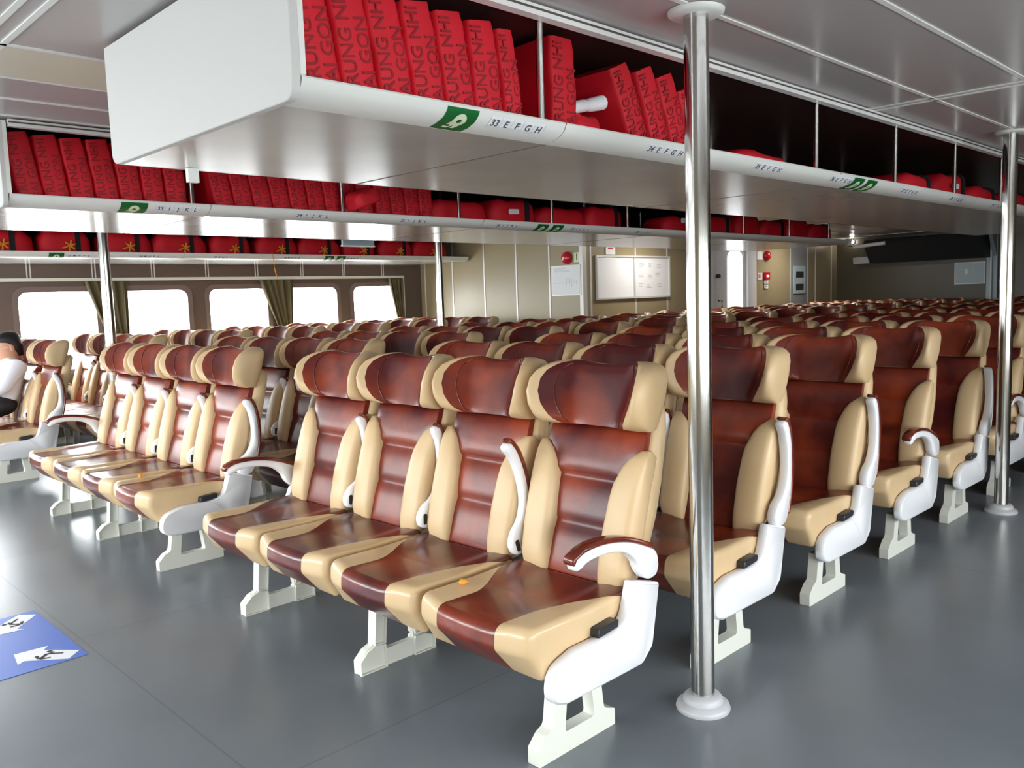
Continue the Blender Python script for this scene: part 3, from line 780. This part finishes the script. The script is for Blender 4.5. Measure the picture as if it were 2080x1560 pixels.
tag(obj('paper_roll', b.mesh('paper_roll', 'paper'), None, (-.235, .482, 1.894)), 'white rolled paper tied in the middle, lying on the near rack lip', 'paper roll')
for i, (y, k, r, pp, sz) in enumerate([(1.62, 2, .1, False, .75), (3.3, 0, .05, False, .9), (3.85, 1, -.05, True, 1.), (4.45, 2, .04, False, 1.1), (5.2, 0, 0, False, 1.), (5.9, 1, .05, True, 1.)]):
    lying(-.37, y, ZS+.003, k, (0, 0, r), 'red life jacket lying flat, %s along the emptier far stretch of the near rack' % NTH[i], 'lying life jackets in the near rack', strap=i > 0, paper=pp, sz=sz)
# rack over the middle block
y = -.515
for i in range(7):
    standing(-2.488, y, ZS+.02, .15-.012*i, 'red life jacket standing upright, %s from the end panel of the middle rack' % NTH[i], i, 'standing life jackets in the middle rack', sc=1.0-.01*(i % 3))
    y += .1055
y = .36
for i in range(13):
    a = .2-.012*i if i < 9 else .10-.008*(i-9)
    if i == 9: y += .02
    standing(-2.488, y, ZS+.021, a, 'red life jacket standing upright, %s past the first post of the middle rack' % NTH[i], i+1, 'standing life jackets in the middle rack', sc=.98-.015*(i % 3))
    y += .1055
sl = lying(-2.37, 1.08, 1.80, 2, (.0, -.3, 0), 'red life jacket sliding out over the lip of the middle rack', 'lying life jackets in the middle rack', strap=False, sz=.6)
sl.scale = (.5, .3, .6); sl.location = (-2.455, 1.12, 1.80); sl.rotation_euler = (.35, .1, 0)
sl.location = (-2.385, 1.12, 1.835)
for i, (yy, k, r, pp) in enumerate([(1.98, 0, 0, False), (2.47, 1, .04, True), (2.97, 0, -.03, False), (3.45, 1, .04, False), (4.5, 2, 0, True), (5.05, 0, 0, False), (5.56, 1, .04, False), (6.06, 0, 0, False), (6.55, 1, 0, False), (7.05, 0, 0, False)]):
    lying(-2.7, yy, ZS+.003, k, (0, 0, r), 'red life jacket lying on its side, %s of the row along the middle rack' % NTH[i], 'lying life jackets in the middle rack', strap=i % 2 == 1, paper=pp, sz=1.1 if i < 4 else 1.3)
# rack along the windows
for i in range(11):
    yy = -.1+.55*i
    if yy > 5.5: break
    lying(-7.2, yy, 1.8125, (0, 2, 1)[i % 3], (0, 0, .012*(-1)**i), 'red life jacket with black strap and orange tape, %s of the window rack row' % NTH[i], 'strapped life jackets in the window rack', strap=True, bowc=True, sz=.25/(.15, .18, .13)[(0, 2, 1)[i % 3]])
b = MB(); b.tube([(-6.885, 3.02, 1.875), (-6.88, 3.03, 1.80), (-6.885, 3.04, 1.70), (-6.88, 3.06, 1.60)], .006, 6)
tag(obj('hanging_tape', b.mesh('hanging_tape', 'orange')), 'thin orange tape hanging down over the window rack lip', 'tape')

# ================================================================== CURTAINS
def curtain(yt0, yt1, yb0, yb1, label):
    b = MB(); rings = []
    for k in range(14):
        t = k/13; z = 1.61-(1.61-.80)*t; e = min(1, t/.75)
        y0 = yt0+(yb0-yt0)*e**1.1; y1 = yt1+(yb1-yt1)*e
        front = []; back = []
        for j in range(41):
            u = j/40; amp = .022*(1-.35*t)
            x = XW+.05+amp*math.sin(u*2*PI*5)+.008*math.sin(u*23+t*3)
            front.append((x, y0+(y1-y0)*u, z)); back.append((x-.004, y0+(y1-y0)*u, z))
        rings.append(front+list(reversed(back)))
    b.loft(rings)
    return tag(obj('curtain', b.mesh('curtain', 'curtain', angle=70)), label, 'curtain', 'olive window curtains')
curtain(1.42, 1.86, 1.62, 1.84, 'olive curtain gathered between the first two windows behind the steel pole')
curtain(3.42, 3.88, 3.64, 3.84, 'olive curtain gathered between the third and fourth windows')
curtain(5.34, 5.60, 5.48, 5.60, 'olive curtain at the last window before the end wall')

# ================================================================== WALL ITEMS
def board(name, lab, cat, x0, x1, y0, y1, z0, z1, parts, grp=None):
    t = thing(name, ((x0+x1)/2, (y0+y1)/2, z0), lab, cat, grp)
    for nm, mt, fn in parts:
        b = MB(); fn(b); c = t.location; b.v = [(v[0]-c[0], v[1]-c[1], v[2]-c[2]) for v in b.v]
        obj(nm, b.mesh(nm, mt, smooth=False), t)
    return t
# whiteboard pair on the cabin side
def wb_frame(b):
    y0, y1, z0, z1 = 6.16, 7.66, 1.235, 1.765; w = .022
    for a in ((y0, y1, z0, z0+w), (y0, y1, z1-w, z1), (y0, y0+w, z0+w, z1-w), (y1-w, y1, z0+w, z1-w), (6.885, 6.91, z0+w, z1-w)): b.box(XC+.008, XC+.034, *a)
def wb_ink(b):
    rnd = random.Random(3)
    for k in range(9):
        yy = 6.98+.07*(k % 3)*2.6+rnd.uniform(0, .04); zz = 1.36+.12*(k//3)+rnd.uniform(0, .03)
        for q in range(3): b.box(XC+.0205, XC+.021, yy, yy+rnd.uniform(.05, .12), zz+.018*q, zz+.018*q+.006)
board('notice_board', 'double white notice board on the cabin side wall', 'notice board', XC, XC+.034, 6.16, 7.66, 1.235, 1.765,
      [('frame', 'joint', wb_frame), ('panel', 'paper', lambda b: b.box(XC+.008, XC+.02, 6.18, 6.886, 1.256, 1.744)), ('panel', 'paper', lambda b: b.box(XC+.008, XC+.02, 6.909, 7.64, 1.256, 1.744)), ('printed_lines', 'flange', wb_ink)])
board('wall_sign', 'small white sign with a red mark above the notice board', 'sign', XC, XC+.01, 6.35, 6.55, 1.78, 1.87,
      [('plate', 'paper', lambda b: b.box(XC+.007, XC+.013, 6.36, 6.54, 1.775, 1.87)), ('red_mark', 'bell', lambda b: b.box(XC+.0132, XC+.0138, 6.40, 6.50, 1.838, 1.85))])
def diag(b):
    rnd = random.Random(5)
    for k in range(7): b.box(-5.21+.028*k, -5.2+.028*k, YE-.0205, YE-.02, 1.40+rnd.uniform(0, .05), 1.47+rnd.uniform(0, .04))
    for k in range(5): b.box(-5.40, -5.40+rnd.uniform(.15, .35), YE-.0205, YE-.02, 1.58+.012*k, 1.584+.012*k)
    b.box(-5.40, -5.22, YE-.0205, YE-.02, 1.445, 1.45)
board('poster', 'framed white safety plan under the round red bell', 'poster', -5.44, -4.99, YE-.02, YE, 1.30, 1.655,
      [('frame', 'joint', lambda b: (b.box(-5.445, -4.982, YE-.018, YE-.001, 1.298, 1.312), b.box(-5.445, -4.982, YE-.018, YE-.001, 1.642, 1.656), b.box(-5.445, -5.431, YE-.018, YE-.001, 1.312, 1.642), b.box(-4.996, -4.982, YE-.018, YE-.001, 1.312, 1.642))),
       ('sheet', 'paper', lambda b: b.box(-5.431, -4.996, YE-.02, YE-.002, 1.312, 1.642)), ('printed_lines', 'flange', diag)])
def bell(x, y, z, axis, r, lab):
    t = thing('wall_mounted_alarm_bell', (x, y, z), lab, 'alarm bell', 'red alarm bells')
    b = MB(); b.lathe([(r, .002), (r, .012), (r*.94, .03), (r*.72, .05), (r*.35, .062), (.004, .066)], n=28)
    b2 = MB(); b2.lathe([(r*.16, .06), (r*.16, .072), (.004, .074)], n=14)
    rot = (PI/2, 0, 0) if axis == 'y' else (0, PI/2, 0)
    obj('gong', b.mesh('gong', 'bell', angle=50), t, (0, 0, 0), rot); obj('centre_cap', b2.mesh('centre_cap', 'paper', angle=50), t, (0, 0, 0), rot)
bell(-5.19, YE-.006, 1.742, 'y', .075, 'round red alarm bell above the framed safety plan')
bell(XC+.006, 10.22, 1.80, 'x', .075, 'round red alarm bell on the wall past the lit door')
board('call_sign', 'pale green sign with a dark upright mark next to the red bell', 'sign', -5.08, -4.99, YE-.01, YE, 1.69, 1.80,
      [('plate', 'signwhite', lambda b: b.box(-5.085, -4.995, YE-.008, YE-.001, 1.685, 1.80)), ('mark', 'ink', lambda b: b.box(-5.047, -5.035, YE-.0085, YE-.008, 1.71, 1.785))])
board('call_point', 'small red fire call point below the far alarm bell', 'call point', XC, XC+.03, 10.12, 10.26, 1.45, 1.55,
      [('housing', 'bell', lambda b: b.box(XC+.006, XC+.036, 10.14, 10.28, 1.44, 1.545)), ('label', 'paper', lambda b: b.box(XC+.0362, XC+.037, 10.17, 10.25, 1.475, 1.51))])
board('wall_sign', 'white sign mounted beside the far alarm bell', 'sign', XC, XC+.01, 9.93, 10.1, 1.73, 1.87, [('plate', 'paper', lambda b: b.box(XC+.002, XC+.008, 9.94, 10.1, 1.74, 1.86))])
board('wall_sign', 'white sign with red print beside the small call point', 'sign', XC, XC+.01, 9.93, 10.1, 1.4, 1.53, [('plate', 'paper', lambda b: b.box(XC+.002, XC+.008, 9.96, 10.09, 1.44, 1.54)), ('red_print', 'bell', lambda b: (b.box(XC+.0082, XC+.009, 9.98, 10.0, 1.46, 1.52), b.box(XC+.0082, XC+.009, 10.04, 10.06, 1.46, 1.52)))])
board('switch_box', 'upper white switch box under the red call point', 'switch', XC, XC+.03, 10.13, 10.25, 1.375, 1.43, [('plate', 'paper', lambda b: b.box(XC+.006, XC+.02, 10.14, 10.25, 1.375, 1.425)), ('rocker', 'flange', lambda b: b.box(XC+.0202, XC+.024, 10.17, 10.22, 1.385, 1.415))])
board('switch_box', 'lower white switch box under the red call point', 'switch', XC, XC+.03, 10.13, 10.25, 1.30, 1.36, [('plate', 'paper', lambda b: b.box(XC+.006, XC+.02, 10.14, 10.25, 1.305, 1.36)), ('rocker', 'flange', lambda b: b.box(XC+.0202, XC+.024, 10.17, 10.22, 1.32, 1.345))])
def two_pics(b):
    b.box(XC+.0182, XC+.0188, 11.14, 11.40, 1.46, 1.56); b.box(XC+.0182, XC+.0188, 11.14, 11.40, 1.26, 1.36)
board('poster', 'tall pale poster with two dark pictures on the grey door panel', 'poster', XC, XC+.02, 11.06, 11.46, 1.21, 1.65,
      [('sheet', 'bluegrey', lambda b: b.box(XC+.008, XC+.018, 11.07, 11.46, 1.205, 1.65)), ('pictures', 'duct', two_pics)])
def fig(b):
    b.tube([(-2.80, YB-.0212, 1.36), (-2.77, YB-.0212, 1.44), (-2.79, YB-.0212, 1.5)], .006, 6); b.box(-2.9, -2.86, YB-.0215, YB-.021, 1.42, 1.5)
board('poster', 'framed grey poster on the dark far wall', 'poster', -3.05, -2.61, YB-.02, YB, 1.268, 1.605,
      [('sheet', 'bluegrey', lambda b: b.box(-3.04, -2.62, YB-.02, YB-.004, 1.278, 1.595)), ('frame', 'joint', lambda b: (b.box(-3.05, -2.61, YB-.022, YB-.002, 1.268, 1.278), b.box(-3.05, -2.61, YB-.022, YB-.002, 1.595, 1.605), b.box(-3.05, -3.04, YB-.022, YB-.002, 1.278, 1.595), b.box(-2.62, -2.61, YB-.022, YB-.002, 1.278, 1.595))), ('printed_figure', 'paper', fig)])
# black slanted overhead duct on the far wall
t = thing('overhead_duct', (-3.4, YB-.3, 1.66), 'black slanted overhead duct along the far wall', 'duct')
b = MB(); b.prism_x([(-.0, 0), (.28, .0), (.28, .4), (-.22, .36), (-.26, .3)], -.86, .86); obj('cover', b.mesh('cover', 'duct', smooth=False), t)
b = MB(); b.prism_x([(.02, .0), (.28, 0), (.28, .12), (.0, .1)], -1.14, -.861); obj('end_box', b.mesh('end_box', 'flange', smooth=False), t)
b = MB(); b.tube([(-1.1, -.2, .40), (-1.1, -.22, .29), (-1.02, -.24, .27), (-.5, -.275, .3)], .03, 10); obj('pipe', b.mesh('pipe', 'white_plastic'), t)
t = thing('wall_lamp', (-4.66, YB-.07, 2.03), 'small round lit lamp high in the far corner', 'lamp')
obj('bulb', one('bulb', 'lamp', lambda b: b.sphere((0, 0, .01), .035, .035, .035)), t); obj('base', one('base', 'flange', lambda b: b.tube([(0, .03, .01), (0, .068, .01)], .03, 12)), t)
t = thing('wall_post', (-2.5, YB-.05, 0), 'pale blue pipe casing running up the far wall', 'pipe casing')
obj('casing', one('casing', 'bluegrey', lambda b: b.box(-.09, .06, -.0, .048, 0, 2.0), smooth=False), t); obj('pipe', one('pipe', 'white_plastic', lambda b: b.tube([(-.02, -.02, 0), (-.02, -.02, 2.0)], .018, 10)), t)
obj('gusset', one('gusset', 'bluegrey', lambda b: b.prism_x([(-.0, 1.68), (-.0, 2.0), (-.25, 2.0)], .0, .05), smooth=False), t)
for yy, wh in ((6.9, 'notice board'), (10.5, 'far alarm bell')):  # lights added out of view to brighten the notice board and cabin side
    t = thing('added_ceiling_light', (-4.32, yy, ZC-.02), 'unseen ceiling light added to brighten the wall by the %s' % wh, 'added ceiling light', 'added ceiling lights')
    obj('trim_ring', one('trim_ring', 'rack_lip', lambda b: b.lathe([(.10, .0195), (.10, .004), (.125, .004), (.125, .0195)], cap=False), angle=40), t)
    obj('diffuser', one('diffuser', 'added_lamp', lambda b: b.lathe([(.002, .006), (.098, .006), (.098, .018), (.002, .018)]), angle=40), t)
# hanging flat board over the window aisle
t = thing('hanging_sign', (-4.95, 2.82, 1.815), 'flat grey board with white edge hanging below the middle rack', 'sign')
obj('board', one('board', 'bluegrey', lambda b: b.box(-.012, .012, -.17, .17, 0, .2), smooth=False), t); obj('edge', one('edge', 'paper', lambda b: b.box(-.016, .016, -.175, .175, -.012, 0), smooth=False), t)
for s in (-.15, .15): obj('hanger', one('hanger', 'steel', lambda b: b.tube([(0, s, .2), (0, s, .281)], .005, 8)), t)

# ================================================================== FLOOR STICKER, ORANGE BITS
t = thing('floor_sticker', (-2.155, -.995, 0), 'blue floor sticker with white arrows on the front aisle floor', 'sticker')
obj('sheet', one('sheet', 'blue', lambda b: b.box(-.345, .345, -.345, .345, .0005, .0015), smooth=False), t)
ARW = one('arrow', 'paper', lambda b: b.add([(.335, .279, 0), (.279, .335, 0), (.17, .24, 0), (.138, .264, 0), (.129, .146, 0), (.249, .13, 0), (.23, .157, 0)], [(0, 1, 2, 6), (2, 3, 4), (2, 4, 6), (4, 5, 6)]), smooth=False)
def runner(b):
    def bar(p, q, w):
        p = Vector((*p, 0)); q = Vector((*q, 0)); d = (q-p).normalized(); nn = Vector((-d.y, d.x, 0))*w
        b.add([p+nn, p-nn, q-nn, q+nn], [(0, 1, 2, 3)])
    bar((.256, .202), (.222, .237), .007); bar((.23, .23), (.222, .262), .005); bar((.222, .237), (.262, .282), .005); bar((.256, .202), (.27, .235), .006); bar((.25, .2), (.215, .2), .006)
    b.add([(.205+.011*math.cos(a*PI/4), .25+.011*math.sin(a*PI/4), 0) for a in range(8)], [tuple(range(8))])
RUN = one('running_figure', 'ink', runner, smooth=False)
for k in range(4):
    a = obj('arrow', ARW, t, (0, 0, .0022), (0, 0, k*PI/2)); obj('running_figure', RUN, a, (0, 0, .0008))
def bit(x, y, z, lab):
    b = MB(); b.sphere((0, 0, .010), .011, .014, .010, 12, 6); b.tube([(0, 0, .011), (.012, .012, .0105)], .004, 6)
    tag(obj('orange_cap', b.mesh('orange_cap', 'orange'), None, (x, y, z)), lab, 'cap', 'small orange caps')
bit(-.4, .03, .4085, 'small orange cap on the edge of the nearest front seat cushion')
bit(-2.598-.4, .03, .4085, 'small orange cap on the front aisle seat cushion of the middle block')

# ================================================================== MAN IN THE WINDOW BLOCK
MX = -5.8-.225-.509; MY = 0.0
def skin_mesh(name, verts, edges, radii, mats, root=0, sub=2):
    me = bpy.data.meshes.new(name); me.from_pydata(verts, edges, [])
    o = bpy.data.objects.new(name, me); COL.objects.link(o)
    m = o.modifiers.new('skin', 'SKIN'); m.use_smooth_shade = True
    sv = me.skin_vertices[0].data
    for i, r in enumerate(radii):
        sv[i].radius = r if isinstance(r, tuple) else (r, r); sv[i].use_root = (i == root)
    s = o.modifiers.new('sub', 'SUBSURF'); s.levels = sub; s.render_levels = sub
    bpy.context.view_layer.update()
    out = bpy.data.meshes.new_from_object(o.evaluated_get(bpy.context.evaluated_depsgraph_get()))
    bpy.data.objects.remove(o); out.materials.clear(); out.materials.append(M[mats])
    for p in out.polygons: p.use_smooth = True
    return out
def join_mesh(name, ms):
    bm = bmesh.new()
    for m_ in ms: bm.from_mesh(m_)
    me = bpy.data.meshes.new(name); bm.to_mesh(me); bm.free()
    me.materials.append(ms[0].materials[0])
    for p in me.polygons: p.use_smooth = True
    return me
def head_mesh():
    b = MB(); rings = []
    tb = [(-.13, .045, .03, .02), (-.118, .055, .055, -.012), (-.10, .062, .072, -.018), (-.06, .07, .086, -.012), (-.02, .074, .094, -.004), (.03, .076, .1, .004), (.07, .072, .096, .008), (.10, .058, .078, .01), (.118, .035, .05, .01), (.124, .01, .015, .01)]
    for z in [-.13+.254*i/18 for i in range(19)]:
        w, d, off = lerp_tab(tb, z); ring = []
        for k in range(32):
            a = 2*PI*k/32; x = w*math.cos(a); y = off+d*math.sin(a); f = max(0, -math.sin(a))
            nose = .026*math.exp(-((z+.03)/.022)**2)*math.exp(-(x/.014)**2)*f+.012*math.exp(-((z+.008)/.02)**2)*math.exp(-(x/.01)**2)*f
            eye = -.01*math.exp(-((z-.005)/.012)**2)*(math.exp(-((abs(x)-.032)/.016)**2))*f
            lip = .007*math.exp(-((z+.075)/.009)**2)*math.exp(-(x/.024)**2)*f; chin = .008*math.exp(-((z+.11)/.014)**2)*math.exp(-(x/.03)**2)*f
            brow = .005*math.exp(-((z-.025)/.01)**2)*f
            ring.append((x, y-nose-eye-lip-chin-brow, z))
        rings.append(ring)
    b.loft(rings)
    for s in (-1, 1):
        b.sphere((s*.076, .008, -.012), .01, .02, .032, 12, 8); b.sphere((s*.081, .004, -.012), .006, .01, .018, 10, 6)
        b.sphere((s*.031, -.083, .004), .011, .009, .008, 10, 6)
    return b.mesh('head', 'skin', angle=80)
man = thing('person', (MX, MY+.03, .024), 'man in a white shirt and glasses sitting in the window block', 'person')
# joints: pelvis, waist, chest, neck base, neck, head stub, arms, legs
V = [(0, .17, .505), (0, .235, .62), (0, .30, .76), (0, .312, .87), (0, .30, .915), (0, .28, .96),
     (-.16, .30, .845), (-.215, .17, .66), (-.125, -.04, .60), (-.11, -.10, .60), (.16, .30, .845), (.215, .17, .66), (.125, -.04, .60), (.11, -.10, .60),
     (-.09, .12, .49), (-.11, -.22, .485), (-.11, -.2, .08), (-.11, -.33, .05), (.09, .12, .49), (.11, -.22, .485), (.11, -.2, .08), (.11, -.33, .05)]
E_ = [(0, 1), (1, 2), (2, 3), (3, 4), (4, 5), (3, 6), (6, 7), (7, 8), (8, 9), (3, 10), (10, 11), (11, 12), (12, 13), (0, 14), (14, 15), (15, 16), (16, 17), (0, 18), (18, 19), (19, 20), (20, 21)]
Rb = [(.10, .07), (.09, .06), (.10, .065), (.07, .055), .044, .042, .055, .043, .03, .026, .055, .043, .03, .026, .08, .058, .042, .035, .08, .058, .042, .035]
parts_ = [skin_mesh('body', V, E_, Rb, 'skin')]
for s in (-1, 1):
    # hands resting on the thighs: palm plus five bent fingers
    px, py, pz = s*.11, -.10, .60
    hv = [(px, py, pz), (px-s*.01, py-.05, pz+.012), (px-s*.012, py-.085, pz+.02)]
    parts_.append(skin_mesh('palm', hv, [(0, 1), (1, 2)], [(.026, .02), (.036, .016), (.038, .014)], 'skin', sub=1))
    for k, ln in enumerate((.066, .074, .07, .055)):
        fx = px-s*.012+s*(-.03+.02*k)*1.0
        f = [(fx, py-.085, pz+.02), (fx-s*.004, py-.085-ln*.5, pz+.016), (fx-s*.006, py-.085-ln*.82, pz+.0), (fx-s*.008, py-.085-ln, pz-.016)]
        parts_.append(skin_mesh('finger', f, [(0, 1), (1, 2), (2, 3)], [.010, .009, .0085, .007], 'skin', sub=1))
    f = [(px-s*.035, py-.03, pz+.008), (px-s*.062, py-.06, pz+.006), (px-s*.07, py-.088, pz-.004)]
    parts_.append(skin_mesh('thumb', f, [(0, 1), (1, 2)], [.012, .010, .008], 'skin', sub=1))
hm = head_mesh()
HM = Matrix.Translation((0, .285, 1.0)) @ Matrix.Rotation(math.radians(14), 4, 'X') @ Matrix.Scale(.98, 4)
hm.transform(HM); parts_.append(hm)
obj('body', join_mesh('body', parts_), man)
sv = [V[i] for i in (0, 1, 2, 3, 6, 7, 8, 10, 11, 12)]; sv[0] = (0, .195, .535); sv[6] = (-.14, -.005, .61); sv[9] = (.14, -.005, .61)
obj('shirt', skin_mesh('shirt', sv+[(0, .308, .912)], [(0, 1), (1, 2), (2, 3), (3, 4), (4, 5), (5, 6), (3, 7), (7, 8), (8, 9), (3, 10)], [(.15, .118), (.15, .112), (.158, .112), (.108, .088), .075, .062, .045, .075, .062, .045, (.053, .053)], 'shirt'), man)
col = MB(); col.loft([[(r_*math.cos(a*PI/10)*1.0, .302-(z_-.915)*.35+r_*1.05*math.sin(a*PI/10), z_) for a in range(20)] for r_, z_ in ((.062, .895), (.058, .935), (.053, .937), (.05, .9))], cap=False)
obj('collar', col.mesh('collar', 'shirt', angle=50), man)
tv = [(0, .185, .49), (-.075, .14, .485), V[15], V[16], (.075, .14, .485), V[19], V[20]]
hip = MB(); hip.sphere((0, .175, .515), .172, .135, .098, 28, 18)
obj('trousers', join_mesh('trousers', [skin_mesh('trousers', tv, [(0, 1), (1, 2), (2, 3), (0, 4), (4, 5), (5, 6)], [(.085, .07), (.095, .085), .07, .055, (.095, .085), .07, .055], 'trousers', sub=3), hip.mesh('hip', 'trousers')]), man)
for s in (-1, 1):
    obj('shoe', skin_mesh('shoe', [(s*.11, -.19, .05), (s*.11, -.26, .04), (s*.11, -.35, .032)], [(0, 1), (1, 2)], [(.045, .045), (.048, .038), (.042, .028)], 'trousers', sub=1), man)
def hair(b):
    rings = []
    tb = [(-.1, .04, .03, .062), (-.07, .062, .042, .058), (-.045, .076, .05, .054), (-.02, .081, .06, .05), (.02, .084, .074, .04), (.045, .085, .092, .022), (.06, .084, .104, .008), (.08, .076, .104, .008), (.105, .062, .086, .01), (.124, .04, .058, .01), (.134, .012, .018, .01)]
    for i in range(15):
        z = -.1+.234*i/14; w, d, off = lerp_tab(tb, z)
        rings.append([(w*math.cos(2*PI*k/28), off+d*math.sin(2*PI*k/28), z) for k in range(28)])
    b.loft(rings)
hme = one('hair', 'hair', hair, angle=80); hme.transform(HM); obj('hair', hme, man)
def glasses(b):
    for s in (-1, 1):
        b.tube([(s*(.034+.024*math.cos(a*PI/8)), -.103, .0+.018*math.sin(a*PI/8)) for a in range(17)], .0022, 6)
        b.tube([(s*.058, -.103, .004), (s*.078, -.06, .004), (s*.08, .01, .002)], .0022, 6)
    b.tube([(-.01, -.105, .004), (.01, -.105, .004)], .0022, 6)
gm = one('glasses', 'cream_metal', glasses); gm.transform(HM); obj('glasses', gm, man)
# ================================================================== LIGHT: overcast sky through the windows
w = bpy.data.worlds.new('overcast sky'); SC.world = w; w.use_nodes = True
nt = w.node_tree; bg = nt.nodes['Background']
tc = nt.nodes.new('ShaderNodeTexCoord'); sx = nt.nodes.new('ShaderNodeSeparateXYZ'); nt.links.new(tc.outputs['Generated'], sx.inputs[0])
rp = nt.nodes.new('ShaderNodeValToRGB'); nt.links.new(sx.outputs[2], rp.inputs[0])
mr = nt.nodes.new('ShaderNodeMapRange'); mr.inputs[1].default_value = -.3; mr.inputs[2].default_value = .6; nt.links.new(sx.outputs[2], mr.inputs[0]); nt.links.new(mr.outputs[0], rp.inputs[0])
rp.color_ramp.elements[0].position = 0; rp.color_ramp.elements[0].color = (.42, .44, .46, 1)
rp.color_ramp.elements[1].position = 1; rp.color_ramp.elements[1].color = (.9, .95, 1, 1)
e = rp.color_ramp.elements.new(.34); e.color = (.62, .64, .66, 1); e = rp.color_ramp.elements.new(.38); e.color = (1, 1, 1, 1)
nt.links.new(rp.outputs[0], bg.inputs[0]); bg.inputs[1].default_value = 15.0

# ================================================================== CAMERA
f, yaw, pitch, roll = 1707.87, .796862, -.102533, -.033481
fw = Vector((-math.sin(yaw)*math.cos(pitch), math.cos(yaw)*math.cos(pitch), math.sin(pitch)))
rt = fw.cross(Vector((0, 0, 1))).normalized(); up = rt.cross(fw)
r2 = rt*math.cos(roll)+up*math.sin(roll); u2 = -rt*math.sin(roll)+up*math.cos(roll)
cam = bpy.data.cameras.new('camera'); cam.sensor_fit = 'HORIZONTAL'; cam.sensor_width = 36; cam.lens = f/2080*36; cam.clip_start = .02
co = bpy.data.objects.new('camera', cam); COL.objects.link(co)
mw = Matrix((r2, u2, -fw)).transposed().to_4x4(); mw.translation = (1.54608, -1.62835, 1.29687)
co.matrix_world = mw
SC.camera = co
SC.cycles.max_bounces = 10; SC.cycles.diffuse_bounces = 6; SC.cycles.glossy_bounces = 4; SC.cycles.transparent_max_bounces = 12
SC.cycles.sample_clamp_indirect = 6
SC.cycles.use_denoising = True
